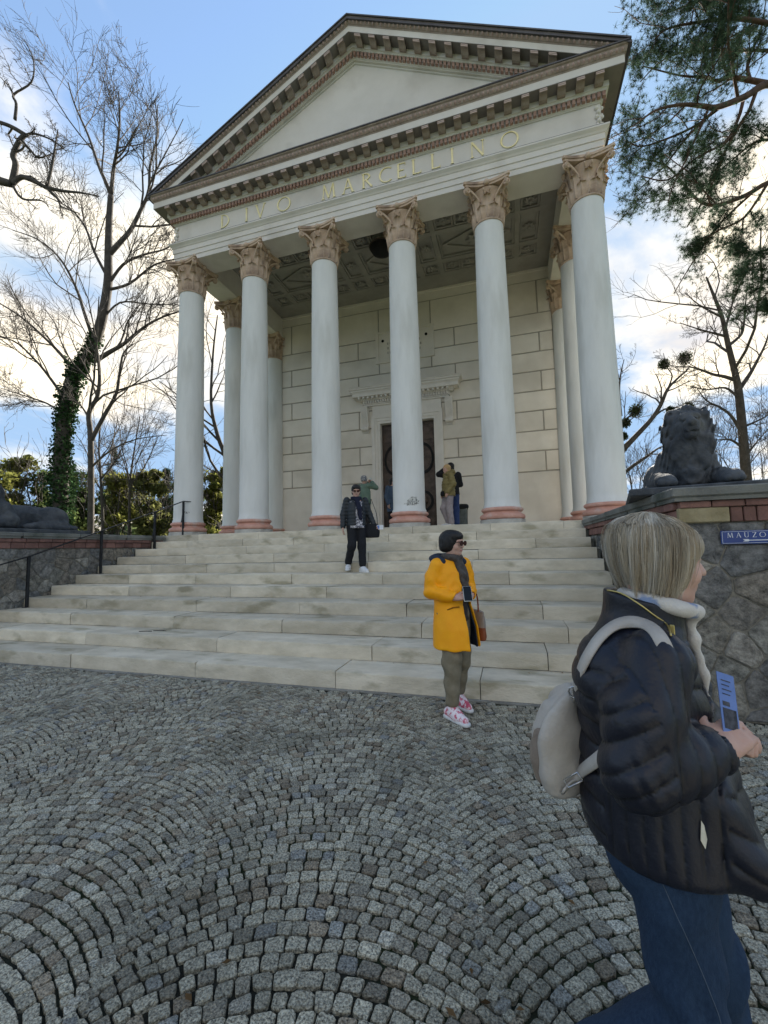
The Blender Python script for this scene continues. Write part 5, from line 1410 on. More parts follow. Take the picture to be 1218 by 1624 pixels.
def strands(root, paths, cols, wid, mat, name, seed):
    """hair as many thin three-sided strands"""
    V_, F_, C_ = [], [], []; n0 = 0
    for P, c in zip(paths, cols):
        k = len(P); P = np.array(P); T = np.gradient(P, axis=0); T /= np.linalg.norm(T, axis=1)[:, None]+1e-9
        a = np.cross(T, np.array([.3, .5, .8])); a /= np.linalg.norm(a, axis=1)[:, None]+1e-9; b = np.cross(T, a)
        ww = wid*np.linspace(1, .45, k)[:, None]
        ring_ = np.stack([P+a*ww, P+(-.5*a+.866*b)*ww, P+(-.5*a-.866*b)*ww], 1).reshape(-1, 3); V_.append(ring_)
        i = np.arange(k-1)[:, None]*3; j = np.arange(3)[None, :]; f_ = np.stack([i+j, i+(j+1) % 3, i+3+(j+1) % 3, i+3+j], 2).reshape(-1, 4)+n0; F_.append(f_); n0 += 3*k; C_.append(np.repeat(np.array([[*c, 1]]), 3*k, 0))
    o = mesh_obj(name, np.concatenate(V_), np.concatenate(F_), mat, root, True, True); set_tint(o.data, np.concatenate(C_)); return o
def hair_mat(name):
    m, nt, b = new_mat(name); at = nt.nodes.new('ShaderNodeAttribute'); at.attribute_name = 'tint'; nt.links.new(at.outputs['Color'], b.inputs['Base Color'])
    b.inputs['Roughness'].default_value = .42; b.inputs['Specular IOR Level'].default_value = .5; return m
m_hair = hair_mat('hair_strands')

# ---------------------------------------------------------------- woman in the foreground
FG_ROT = YAW+R(-35); g0 = PD(1030, 870, 1.08)
FGO = np.array([g0[0], g0[1], 0.0]); _f = np.array([math.cos(FG_ROT), math.sin(FG_ROT), 0]); _l = np.array([-math.sin(FG_ROT), math.cos(FG_ROT), 0])
def FL(u, v, y):                                    # photo pixel -> her frame, at lateral offset y (her right is -y, towards us)
    r = ray(u, v); o = CAMP-FGO; t_ = (y-o@_l)/(r@_l); p = o+r*t_; return np.array([p@_f, p@_l, p[2]])
fg = thing('person', tuple(FGO), 'woman in a navy quilted jacket and jeans walking past on the right', 'person', rotz=FG_ROT)
m_navy = fabric('navy_quilt', (.006, .0075, .016), (.010, .0125, .023), .42, 14, .10, 160, spec=.45)
m_navy2 = fabric('navy_knit', (.012, .014, .024), (.02, .022, .034), .8)
m_jean = pmat('denim', (.010, .026, .058), (.020, .044, .085), 150, .85, .25, 500, c3=(.03, .06, .105), s3=5, t3=(.45, .75), stretch=(1, 1, .45))
m_scarf = pmat('check_scarf', (.55, .52, .47), (.68, .65, .60), 10, .85, .2, 200, c3=(.22, .28, .42), s3=14, t3=(.60, .66))
m_zip = pmat('gold_zip', (.55, .42, .14), (.7, .56, .22), 30, .35, metal=.8)
HM = rotm(0, 8, 27)                                  # head turned away to her left, chin slightly down
HC = np.array([.012, 0.0, 1.408])
HipR, HipL = np.array([.0, -.092, .745]), np.array([.0, .092, .745])
KnR, KnL = np.array([.020, -.095, .43]), np.array([.055, .085, .425])
AnR, AnL = np.array([-.24, -.10, .15]), np.array([.075, .085, .09])
ShR, ElR = np.array([.0, -.160, 1.185]), np.array([-.035, -.245, .985])
WrR = np.array([.092, -.140, 1.018])
ShL, ElL, WrL = np.array([-.03, .165, 1.19]), np.array([-.05, .205, .97]), np.array([.085, .08, 1.00])
f = Field((-.42, -.36, -.005), (.42, .36, 1.56), .0075)
head(f, HC, HM, .93)
f.cap((-.03, 0, 1.21), (0, 0, 1.34), .055, .052, .03)
f.loft([(.72, -.01, 0, .10, .145), (.9, -.03, 0, .09, .13), (1.1, -.04, 0, .095, .14), (1.2, -.04, 0, .065, .12)], .04)
for a, b, c in ((ShR, ElR, WrR), (ShL, ElL, WrL)): f.chain([a, b, c], [.045, .038, .027], .03)
hand(f, WrR, np.array([.55, .70, .28]), np.array([.25, -.75, .55]), .92, .66, 1)
hand(f, WrL, (WrL-ElL)+np.array([.1, -.1, 0]), np.array([0, .3, 1]), .95, .7, -1)
for a, b, c in ((HipR, KnR, AnR), (HipL, KnL, AnL)): f.chain([a, b, c], [.075, .05, .035], .03)
f.build('body', m_skin, fg)
# nails hint and sleeve end kept simple; trousers
f = Field((-.46, -.30, .04), (.40, .30, .86), .009)
f.loft([(.68, -.012, 0, .10, .150), (.76, -.015, 0, .115, .160), (.84, -.015, 0, .115, .150)], .04)
f.chain([HipR+np.array([-.01, 0, -.02]), KnR, AnR+np.array([0, 0, .02])], [.088, .066, .062], .04)
f.chain([HipL, KnL, AnL+np.array([0, 0, .03])], [.086, .064, .060], .04)
f.ell((-.062, -.07, .775), (.085, .09, .09), k=.05); f.ell((-.062, .07, .775), (.085, .09, .09), k=.05)
f.disp(lambda X, Y, Z: (.0075*np.sin(44*Z+26*X+5*np.sin(9*Y+20*X))*np.exp(-((Z-.44)/.11)**2)+.0045*np.sin(30*Z-40*X+12*Y)*np.exp(-((Z-.68)/.10)**2)+.003*vnoise(X, Y, Z, 17, 3)).astype(np.float32))
Vj, Fj = f.mesh(); mesh_obj('jeans', Vj, Fj, m_jean, fg, True, True)
f = Field((-.40, -.2, 0), (.42, .2, .2), .012)
for an, td in ((AnR, (.8, 0)), (AnL, (1, 0))): shoe(f, an+np.array([0, 0, -.005]), td)
f.build('shoes', m_navy2, fg)
f = Field((-.2, -.2, .80), (.2, .2, 1.32), .008); f.loft([(.84, -.02, 0, .115, .15), (1.0, -.035, 0, .112, .15), (1.12, -.038, 0, .110, .145), (1.20, -.035, 0, .085, .12), (1.27, -.02, 0, .062, .062)], .03); f.build('sweater', m_navy2, fg)
# jacket
f = Field((-.30, -.36, .70), (.24, .33, 1.37), .0047)
f.loft([(.742, -.008, 0, .178, .205), (.80, -.018, 0, .178, .200), (.92, -.032, 0, .164, .185), (1.00, -.038, 0, .150, .182), (1.07, -.040, 0, .140, .182), (1.14, -.040, 0, .125, .175), (1.20, -.040, 0, .102, .150), (1.25, -.035, 0, .085, .10)], .05, round_=.03)
f.ell((-.09, -.09, 1.12), (.085, .11, .11), k=.06); f.ell((-.09, .09, 1.12), (.085, .11, .11), k=.06)
f.loft([(1.18, -.038, 0, .100, .105), (1.25, -.028, 0, .092, .096), (1.36, -.016, 0, .092, .094)], .03, round_=.010)            # standing collar
# flared front corner of the open jacket
f.chain([(.09, -.11, .90), (.135, -.11, .80), (.160, -.11, .762)], [.035, .026, .018], .05); f.chain([(.09, -.03, .92), (.125, -.04, .79)], [.032, .024], .05)
f.D = f.D                                             # torso quilting
def q_tor(X, Y, Z):
    vert = (Y < -.03) & (X > -.115) & (X < .105) & (Z < .985); frontp = (X >= .105) | ((X > .03) & (Z >= .985)); 
    c1 = X/.033+.15*np.sin(Z*9); c2 = (Z+.55*X)/.058; c3 = (Z+.10*np.abs(Y))/.062
    c = np.where(vert, c1+0*Z, np.where(frontp, c2+0*Y, c3+0*X)); return puff(c, np.where(vert, .0065, .0090), .45)*np.where(Z > 1.215, .12, 1.0)*np.clip((Z-.745)/.05, .15, 1)
f.disp(q_tor)
arm = Field((-.30, -.36, .70), (.24, .33, 1.37), .0047)
arm.chain([ShR+np.array([.005, .01, .0]), (ShR+ElR)/2+np.array([-.008, -.010, 0]), ElR, (ElR+WrR)/2, WrR+(ElR-WrR)*.05], [.070, .069, .064, .057, .046], .035)
uA = (WrR-ElR)/np.linalg.norm(WrR-ElR)
def q_arm(X, Y, Z):
    tA = (X-ElR[0])*uA[0]+(Y-ElR[1])*uA[1]+(Z-ElR[2])*uA[2]
    fore = tA > .035
    c = np.where(fore, (tA-.25*(Z-ElR[2]))/.040, (Z-.62*X)/.052); return puff(c, np.where(fore, .0075, .0090), .45)
arm.disp(q_arm)
arm.disp(lambda X, Y, Z: (.0022*np.sin(70*(Z-.5*X)+12*np.sin(20*X))*np.exp(-(((X-ElR[0]-.02)/.06)**2+((Z-ElR[2]-.02)/.06)**2))).astype(np.float32)+0*Y)
f.D = smin(f.D, arm.D, .022)
f.chain([ShL, ElL, WrL], [.068, .060, .046], .05)
f.cap(WrR+(ElR-WrR)*.02, WrR+(WrR-ElR)*.2, .034, .040, .006, 'sub')                # cuff opening
f.op(lambda X, Y, Z: s_cap(X, Y, Z, (-.02, 0, 1.26), (.0, 0, 1.40), .066, .080), (-.12, -.12, 1.2), (.12, .12, 1.42), .008, 'sub')   # neck opening
f.op(lambda X, Y, Z: np.maximum(np.abs(Y-.005)-.030*np.clip((1.33-Z)/.1, .6, 1.6), .035-X)+0*Z, (.03, -.1, 1.10), (.3, .1, 1.37), .01, 'sub')     # open at the throat
f.op(lambda X, Y, Z: (Z-(1.308-.24*X))*-1+0*Y, (-.2, -.2, 1.22), (.2, .2, 1.37), .008, 'sub')
f.disp(lambda X, Y, Z: (.0005*vnoise(X, Y, Z, 40, 5)+.0005*np.sin(210*X+90*Z+30*np.sin(60*Y))*np.sin(40*Z+25*X)).astype(np.float32))
V_, F_ = f.mesh(); jk = mesh_obj('quilted_jacket', V_, F_, m_navy, fg, True, True)
def seam_shade(V):  # dark stitch lines, with the shade of the quilt valleys put into the colour
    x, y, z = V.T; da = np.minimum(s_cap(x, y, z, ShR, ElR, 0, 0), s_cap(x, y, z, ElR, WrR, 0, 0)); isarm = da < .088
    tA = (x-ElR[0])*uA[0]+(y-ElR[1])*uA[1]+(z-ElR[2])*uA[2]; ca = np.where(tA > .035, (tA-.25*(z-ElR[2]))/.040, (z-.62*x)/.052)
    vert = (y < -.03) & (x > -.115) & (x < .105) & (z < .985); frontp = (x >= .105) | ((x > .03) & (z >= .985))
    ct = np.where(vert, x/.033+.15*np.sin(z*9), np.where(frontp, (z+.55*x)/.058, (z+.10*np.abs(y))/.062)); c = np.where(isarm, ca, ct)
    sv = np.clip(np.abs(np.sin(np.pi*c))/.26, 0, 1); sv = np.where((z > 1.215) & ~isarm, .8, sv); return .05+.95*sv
tn = seam_shade(V_); cc = np.ones((len(tn), 4), np.float32); cc[:, :3] = tn[:, None]*np.array([[.0062, .0078, .0160]]); set_tint(jk.data, cc)
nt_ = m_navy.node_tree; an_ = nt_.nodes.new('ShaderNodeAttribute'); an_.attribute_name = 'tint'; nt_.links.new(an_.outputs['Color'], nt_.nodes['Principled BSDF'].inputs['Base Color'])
from mathutils.bvhtree import BVHTree
jbvh = BVHTree.FromPolygons(V_.tolist(), F_.tolist())
def onjacket(u, v, off=.004, y=-.12, wn_=False):
    """point of the jacket seen at a photo pixel, in her frame"""
    r = ray(u, v); o = CAMP-FGO; lo_ = Vector((o@_f, o@_l, o[2])); ld = Vector((r@_f, r@_l, r[2])).normalized()
    h = jbvh.ray_cast(lo_, ld)
    if h[0] is None: return (FL(u, v, y), np.array([-.8, -.6, .2])) if wn_ else FL(u, v, y)
    n_ = h[1] if h[1].dot(ld) < 0 else -h[1]
    return (np.array(h[0]+n_*off), np.array(n_)) if wn_ else np.array(h[0]+n_*off)
# gold zip along the collar edge and its pull
zp = []
for (u, v) in ((964, 938), (985, 943), (1012, 957), (1036, 975), (1056, 990), (1064, 1010)): zp.append(onjacket(u, v, .0035))
MBz = MB(); MBz.tube(catmull(zp, 4), .0022, 5); MBz.build('zip', m_zip, fg, True, True)
jb2_ = BVHTree.FromPolygons(Vj.tolist(), Fj.tolist())
def onjeans(u, v, off):
    r = ray(u, v); o = CAMP-FGO; h = jb2_.ray_cast(Vector((o@_f, o@_l, o[2])), Vector((r@_f, r@_l, r[2])).normalized()); return np.array(h[0]+h[1]*off) if h[0] is not None else None
m_thread = fabric('seam_thread', (.07, .10, .14), (.10, .13, .17), .9)
sp_ = [q for q in (onjeans(u, v, .0008) for u, v in ((1034, 1352), (1044, 1385), (1057, 1415), (1072, 1450), (1086, 1480), (1100, 1512), (1112, 1540), (1126, 1575), (1140, 1612), (1146, 1640))) if q is not None]
if len(sp_) > 2: sb_ = MB(); sb_.tube(catmull(sp_, 4), .0009, 4); sb_.build('side_seam', m_thread, fg, True, True)
lq = [onjacket(u, v, .003) for u, v in ((1111, 1300), (1117, 1308), (1121, 1330), (1119, 1346), (1109, 1332))]; mesh_obj('pocket_lining', [tuple(q) for q in lq], [(0, 1, 2, 3, 4)], fabric('cream_lining', (.60, .57, .45), (.70, .67, .55), .8), fg, False, True)
pz = onjacket(1062, 992, .005); b = MB(); b.bbox(pz[0]-.005, pz[0]+.006, pz[1]-.004, pz[1]+.004, pz[2]-.038, pz[2]+.002, .002); b.build('zip_pull', m_zip, fg, local=True)
# scarf
f = Field((-.14, -.14, 1.0), (.22, .14, 1.38), .006)
for i in range(18):
    a = 2*math.pi*i/18; b_ = 2*math.pi*(i+1)/18; zt = lambda q: 1.297+.020*math.cos(q+2.6)
    f.cap((.010+.074*math.cos(a), .070*math.sin(a), zt(a)), (.010+.074*math.cos(b_), .070*math.sin(b_), zt(b_)), .0155, .0155, .016)
f.chain([(.070, .01, 1.275), (.076, .02, 1.21), (.090, .03, 1.13), (.096, .03, 1.08)], [.012, .011, .009, .005], .02)
f.disp(lambda X, Y, Z: (.0014*np.sin(120*Z+40*X+60*Y+4*np.sin(40*X))).astype(np.float32))
f.build('scarf', m_scarf, fg)
# hair: a bob of strands over a solid core
f = Field((-.16, -.16, 1.26), (.16, .16, 1.56), .0065); E = lambda q, r, k=.03, mode='add': f.ell(HC+HM@(np.array(q)*.84), [w*.84 for w in r], HM, k, mode)
E((-.020, 0, .030), (.112, .094, .098)); E((-.030, 0, -.034), (.074, .084, .062)); E((.040, 0, .045), (.078, .086, .066)); E((.0, -.052, -.035), (.070, .040, .075)); E((.0, .052, -.035), (.070, .040, .075))
f.op(lambda X, Y, Z: s_ell(X, Y, Z, HC+HM@np.array([.115, 0, -.055]), (.070, .058, .085), HM), HC-.15, HC+.2, .02, 'sub')
f.op(lambda X, Y, Z: (HC[2]-.093-Z)*-1+0*X+0*Y, (-.3, -.3, 1.2), (.3, .3, HC[2]-.05), .02, 'sub') if False else None
f.D = smax(f.D, (HC[2]-.100-f.ax[2])[None, None, :]+0*f.D, .02)
m_blond = pmat('blond_core', (.26, .21, .145), (.36, .30, .21), 20, .55)
f.build('hair', m_blond, fg)
hg = np.random.default_rng(77); paths, cols_ = [], []
crown = np.array([-.030, .008, .128])
for lk in range(230):                                # hair falls in locks
    al = hg.uniform(-math.pi, math.pi); offl = hg.uniform(0, .010); lenl = hg.uniform(-.020, .022); wobl = hg.uniform(0, 6.28); aml = hg.uniform(.0, .0065); swl = hg.uniform(.10, .42); tone = hg.random()
    if abs(al) < .42 and hg.random() < .75: continue
    band = .5+.5*math.sin(al*9+2*math.sin(al*4))
    cl = (np.array([.60, .52, .39]) if tone > .42 else np.array([.42, .34, .235]) if tone > .14 else np.array([.70, .65, .55]))*(1-.35*band)
    for i in range(40):
        da = hg.normal()*.085; st = hg.uniform(0, 1)**.6; end = hg.uniform(.74, 1.0); kz = 10; pts = []; off = max(0, offl+hg.normal()*.0022)+(hg.uniform(.004, .012) if hg.random() < .03 else 0)
        a = al+da; L_ = (-.080 if abs(a) > 2.4 else -.104+.02*math.cos(a))+lenl
        if abs(al) < .9: L_ = .012+lenl-.10*(abs(al)-.42)/.5 if abs(al) > .42 else .03+lenl
        for t in np.linspace(st*.75, end, kz):
            ph = t*1.62; z = .028+.092*math.cos(min(ph, 1.62)); rx = math.sin(min(ph, 1.45))
            if t > .62: z = .028+.092*math.cos(.62*1.62)+(L_-(.028+.092*math.cos(.62*1.62)))*((t-.62)/.38)
            bulge = 1+.11*math.sin(max(0, (t-.38))*3.2)-((.62 if abs(al) > 1.9 else .42)*max(0, (t-.66))/.34)**1.35
            aa = al+da*(1.15-.75*t)+swl*(t-.3)*(1 if al < 0 else -1)*(abs(al) > .5)+aml*9*math.sin(t*5+wobl); x = -.022+(.101+off)*rx*math.cos(aa)*bulge; y = (.086+off)*rx*math.sin(aa)*bulge*1.04
            pts.append(HC+HM@(np.array([x, y, z+aml*math.sin(t*8+wobl)])*.94))
        paths.append(pts); cols_.append(cl*hg.uniform(.86, 1.12)*(1 if st > .05 else .9))
strands(fg, paths, cols_, .00062, m_hair, 'hair_strands', 1)
# backpack (worn, but a thing of its own)
m_bagl = pmat('beige_leather', (.42, .38, .33), (.52, .48, .42), 9, .55, .18, 120); m_bagd = pmat('taupe_leather', (.22, .17, .13), (.29, .235, .18), 9, .6, .2, 120)
bp = thing('backpack', tuple(FGO+_f*-.24+np.array([0, 0, .84])), 'small beige leather backpack on the foreground woman', 'backpack', rotz=FG_ROT)
BP0 = np.array([-.24, 0, .84])
f = Field((-.40, -.20, .78), (-.10, .20, 1.20), .0065)
f.loft([(.802, -.232, 0, .055, .125), (.86, -.240, 0, .068, .138), (.96, -.235, 0, .066, .134), (1.02, -.222, 0, .050, .115), (1.07, -.200, 0, .025, .08)], .02, round_=.03)
f.disp(lambda X, Y, Z: (.0075*np.sin(52*X+10*Z+3*np.sin(26*Y+6*Z))+.003*vnoise(X, Y, Z, 30, 8)).astype(np.float32)*np.clip((Z-.80)*7, 0, 1))
V_, F_ = f.mesh(); mesh_obj('bag_body', V_-BP0, F_, m_bagl, bp, True, True)
f = Field((-.42, -.20, .78), (-.10, .20, 1.20), .0065); f.loft([(.818, -.262, 0, .045, .112), (.88, -.270, 0, .052, .118), (.972, -.258, 0, .046, .112)], .02, round_=.025); f.disp(lambda X, Y, Z: .002*vnoise(X, Y, Z, 40, 2).astype(np.float32)); V_, F_ = f.mesh(); mesh_obj('bag_pocket', V_-BP0, F_, m_bagd, bp, True, True)
def strap_on(pxs, head_, width, name, off=.007, tail_=None):
    PN = [onjacket(u, v, off, -.12, True) for u, v in pxs]; P = [head_]+[p for p, _ in PN]; Nn = [PN[0][1]]+[n for _, n in PN]; Wd = []
    for i in range(len(P)):
        t = P[min(i+1, len(P)-1)]-P[max(i-1, 0)]; nn_ = sum(Nn[max(0, i-1):i+2]); w = np.cross(nn_, t); w /= np.linalg.norm(w)
        if Wd and w@Wd[-1] < 0: w = -w
        Wd.append(w)
    Wd[0] = Wd[1]
    if tail_ is not None: P += tail_; Nn += [Nn[-1]]*len(tail_); Wd += [Wd[-1]]*len(tail_)
    P = [P[0]]+[(P[i-1]+2*P[i]+P[i+1])/4+Nn[i]*.002 for i in range(1, len(P)-1)]+[P[-1]]
    ribbon([p-BP0 for p in P], Wd, width, .005).build(name, m_bagl, bp, True, True)
strap_on(((922, 1072), (936, 1040), (954, 1012), (976, 994), (1000, 986), (1022, 990), (1040, 1004), (1052, 1024)), FL(909, 1104, -.10), .030, 'shoulder_strap', .007, [FL(1062, 1050, -.185), FL(1068, 1085, -.14)])
strap_on(((908, 1243), (920, 1232), (932, 1221), (942, 1211)), FL(893, 1256, -.14), .027, 'lower_strap', .007, [FL(956, 1199, -.165), FL(975, 1182, -.15)])
m_steel = pmat('steel', (.45, .45, .45), (.6, .6, .6), 20, .25, metal=.9)
for (u, v) in ((908, 1238), (897, 1249)):
    c = onjacket(u+12, v-12, .010, -.15)-BP0; b = MB(); e1 = np.array([.62, .0, .5]); e1 /= np.linalg.norm(e1); e2 = np.array([.62, -.3, -.62]); e2 /= np.linalg.norm(e2)
    b.tube([c+e1*.021+e2*.009, c+e1*.021-e2*.009, c-e1*.021-e2*.009, c-e1*.021+e2*.009, c+e1*.021+e2*.009], .0022, 6); b.build('buckle', m_steel, bp, True, True)
c = FL(910, 1098, -.125)-BP0; b = MB(); b.tube([c+np.array([.012*math.cos(a), 0, .014*math.sin(a)]) for a in np.linspace(0, 6.28, 9)], .0025, 6); b.build('strap_ring', m_steel, bp, True, True)
# leaflet in her hand
m_leafl = pmat('leaflet_print', (.13, .22, .52), (.17, .27, .60), 18, .45); m_photo = pmat('leaflet_photo', (.02, .025, .04), (.10, .11, .14), 60, .5)
LQ = [FL(u, v, y) for u, v, y in ((1136, 1064, -.115), (1163, 1073, -.085), (1169, 1150, -.085), (1147, 1155, -.115))]
lf = thing('leaflet', tuple(FGO+_f*LQ[3][0]+_l*LQ[3][1]+np.array([0, 0, LQ[3][2]])), 'blue printed leaflet held by the foreground woman', 'leaflet', rotz=FG_ROT); L0 = np.array([LQ[3][0], LQ[3][1], LQ[3][2]])
e1, e2 = LQ[1]-LQ[0], LQ[3]-LQ[0]; nn = np.cross(e1, e2); nn /= np.linalg.norm(nn); nn = nn if nn@(FL(1150, 1100, 0)-FL(1150, 1100, -.2)) < 0 else -nn
def slab(a, b, c, d, t0, t1, name, mat):
    q = [LQ[0]+e1*x+e2*y-L0 for x, y in ((a, c), (b, c), (b, d), (a, d))]; vs = [p+nn*t1 for p in q]+[p+nn*t0 for p in q]
    mesh_obj(name, vs, [(0, 1, 2, 3), (7, 6, 5, 4), (0, 4, 5, 1), (1, 5, 6, 2), (2, 6, 7, 3), (3, 7, 4, 0)], mat, lf, False, True)
slab(0, 1, 0, 1.25, -.0012, .0, 'sheet', m_leafl); slab(.12, .9, .62, .98, .0002, .0008, 'printed_photo', m_photo); slab(.15, .55, .50, .58, .0002, .0008, 'printed_photo', m_photo)
for k in range(4): slab(.2, .75-.1*(k % 2), .12+.08*k, .14+.08*k, .0002, .0007, 'printed_line', m_photo)
# ---------------------------------------------------------------- the other visitors
class Fig:
    """a standing figure in its own frame: +x is where the body faces, +y its left"""
    def __init__(s, loc, rot, label, H=1.62):
        s.root = thing('person', loc, label, 'person', rotz=rot); s.k = H/1.62; s.loc = np.array(loc); s.rot = rot
    def body(s, J, HM, hands, h, hs=.95):
        k = s.k; f = Field(np.array((-.5, -.5, -.01))*k, np.array((.5, .5, 1.66))*k, h)
        head(f, J['head'], HM, hs*k); n_ = J['head']-np.array([.012, 0, .09])*k
        f.cap(np.array(J['neck'])-np.array([0, 0, .03]), n_, .052*k, .05*k, .03)
        f.loft([(z*k, x*k+J['lean'](z), 0, rx*k, ry*k) for z, x, rx, ry in ((.80, 0, .105, .15), (.95, .0, .095, .13), (1.15, 0, .10, .145), (1.30, -.01, .07, .15), (1.36, -.01, .045, .07))], .04)
        for sd in 'RL':
            f.chain([J['sh'+sd], J['el'+sd], J['wr'+sd]], [.046*k, .038*k, .026*k], .03); f.chain([J['hip'+sd], J['kn'+sd], J['an'+sd]], [.075*k, .05*k, .035*k], .03)
            hd = hands[sd]; hand(f, J['wr'+sd], hd[0], hd[1], .95*k, hd[2], hd[3])
        return f.build('body', m_skin, s.root)
    def trousers(s, J, mat, r=(.10, .078, .07), h=.011, wr=.004, top=.98, low=.04):
        k = s.k; f = Field(np.array((-.45, -.4, 0))*k, np.array((.45, .4, 1.05))*k, h)
        f.loft([(.84*k, J['lean'](.84), 0, .115*k, .165*k), (top*k, J['lean'](.97), 0, .112*k, .155*k)], .04)
        for sd in 'RL': f.chain([J['hip'+sd], J['kn'+sd], np.array(J['an'+sd])+np.array([0, 0, low])], [q*k for q in r], .04)
        f.disp(lambda X, Y, Z: (wr*np.sin(40*Z+18*X+9*Y)*np.exp(-((Z-.45*k)/.22)**2)+wr*.6*vnoise(X, Y, Z, 16, 2)).astype(np.float32)); return f.build('trousers', mat, s.root)
    def shoes(s, J, mat, dirs, h=.011, mat2=None):
        k = s.k
        for sd in 'RL':
            a = np.array(J['an'+sd], float); f = Field(a-np.array([.26, .26, .14]), a+np.array([.26, .26, .09]), h); shoe(f, a, dirs[sd], s=k)
            z0 = a[2]-.094*k; f.D = smax(f.D, (z0-f.ax[2])[None, None, :]+0*f.D, .01); o = f.build('shoe', mat, s.root)
            t = np.array([*dirs[sd], 0.]); t /= np.linalg.norm(t); f = Field(a-np.array([.26, .26, .16]), a+np.array([.26, .26, .02]), h*.8)
            f.chain([a+t*(-.06)*k+np.array([0, 0, -.083*k]), a+t*.165*k+np.array([0, 0, -.083*k])], [.046*k, .040*k], .02); f.D = smax(f.D, np.abs(f.ax[2]-(a[2]-.081*k))[None, None, :]-.014*k+0*f.D, .006)
            V_, F_ = f.mesh(); q = mesh_obj('sole', V_, F_, mat2 or m_sole, o, True, True)
def lean0(z): return 0.0
def std_joints(k=1.0, **o):
    J = dict(head=np.array([.02, 0, 1.51]), neck=np.array([-.01, 0, 1.38]), shR=(-.01, -.17, 1.33), shL=(-.01, .17, 1.33), elR=(-.03, -.23, 1.06), elL=(-.03, .23, 1.06), wrR=(.06, -.23, .83), wrL=(.06, .23, .83), hipR=(0, -.09, .86), hipL=(0, .09, .86), knR=(.02, -.09, .47), knL=(.02, .09, .47), anR=(-.02, -.09, .094), anL=(-.02, .09, .094))
    J.update(o); J = {a: np.array(b, float)*k for a, b in J.items()}; J['lean'] = lean0; return J
def hair_cap(fig, HM, hc, mat, s=1.0, parts=(((-.022, 0, .030), (.112, .094, .100)),), cut=((.118, 0, -.050), (.078, .070, .098)), low=-.09, h=.008, name='hair'):
    f = Field(np.array(hc)-.22, np.array(hc)+.22, h)
    for c, r in parts: f.ell(hc+HM@(np.array(c)*s), [q*s for q in r], HM, .03)
    f.ell(hc+HM@(np.array(cut[0])*s), [q*s for q in cut[1]], HM, .015, 'sub')
    f.D = smax(f.D, (hc[2]+low-f.ax[2])[None, None, :]+0*f.D, .02)
    f.disp(lambda X, Y, Z: (.0012*np.sin(190*X+9*np.sin(18*Z))+.0012*np.sin(190*Y+9*np.sin(20*Z))).astype(np.float32)); return f.build(name, mat, fig.root)
def glasses(fig, hc, HM, s, mat_l, mat_f):
    P = lambda x, y, z: hc+HM@(np.array([x, y, z])*s)
    o = None
    for y in (-1, 1):
        mb = MB(); n = 14; c = (.116, y*.034, .008); vs = []
        for kx in (0, .006):
            for i in range(n):
                a = 2*math.pi*i/n; vs.append(P(c[0]+kx-.10*abs(math.cos(a)*.03+y*.0)**1.0*(.25), c[1]+.030*math.cos(a), c[2]+.024*math.sin(a)))
        mb.add(vs, [tuple(range(n)), tuple(range(n, 2*n))[::-1]]+[(i, n+i, n+(i+1) % n, (i+1) % n) for i in range(n)]); q = mb.build('sunglass_lens', mat_l, fig.root, False, True)
    mb = MB(); mb.tube([P(.118, -.006, .014), P(.121, 0, .017), P(.118, .006, .014)], .0028*s, 5)
    for y in (-1, 1): mb.tube([P(.116, y*.062, .014), P(.06, y*.078, .014), P(-.01, y*.084, .008)], .0028*s, 5)
    mb.build('sunglass_frame', mat_f, fig.root, True, True)
m_tint = pmat('brown_lens', (.05, .018, .016), (.07, .025, .02), 5, .12, spec=.6); m_black = fabric('black_hair', (.010, .009, .009), (.022, .02, .019), .45, 30)
RW = R(0)

# ---- woman in the yellow coat, stepping off the stairs
yp = PZ(724, 1128, 0.0); YR = R(-46)
Y1 = Fig((yp[0], yp[1], 0), YR, 'woman in a bright yellow hooded coat stepping off the stairs', 1.60)
k = Y1.k; YM = rotm(0, 4, 24)
J = std_joints(k, head=(.03, 0, 1.50), knR=(.10, -.10, .48), anR=(.13, -.135, .094), knL=(.0, .08, .47), anL=(-.07, .085, .105), shR=(-.01, -.150, 1.32), shL=(-.01, .150, 1.32), elR=(-.03, -.215, 1.07), wrR=(.18, -.10, 1.03), elL=(-.01, .205, 1.07), wrL=(.19, .06, 1.04))
Y1.body(J, YM, dict(R=((.55, .75, .05), (.3, -.5, .8), .8, 1), L=((.45, -.8, .05), (.4, .5, .8), .8, -1)), .0085)
m_khaki = fabric('khaki_twill', (.17, .145, .095), (.24, .205, .14), .85, 12, .2, 200); m_yel = fabric('yellow_coat', (.95, .36, .001), (.99, .43, .003), .55, 6, .08, 60, spec=.35); m_lin = fabric('navy_lining', (.018, .028, .05), (.03, .042, .065), .8)
m_swe = fabric('charcoal_knit', (.035, .032, .032), (.06, .055, .053), .9, 60, .3, 300); m_pink = fabric('pink_trainer', (.60, .10, .16), (.85, .75, .76), .6, 24, lo=.44, hi=.52)
Y1.trousers(J, m_khaki, (.088, .080, .062), .0095, .0075, low=.06)
Y1.shoes(J, m_pink, dict(R=(1, .05), L=(1, -.1)), .0085, m_sole)
f = Field((-.35, -.38, .70), (.40, .38, 1.45), .0095)                        # sweater and scarf under the coat
f.loft([(.80*k, .01, 0, .118, .140), (1.1*k, .005, 0, .118, .135), (1.28*k, 0, 0, .090, .12), (1.37*k, -.005, 0, .06, .07)], .03); f.build('sweater', m_swe, Y1.root)
f = Field((-.2, -.2, 1.0), (.25, .2, 1.45), .0075)
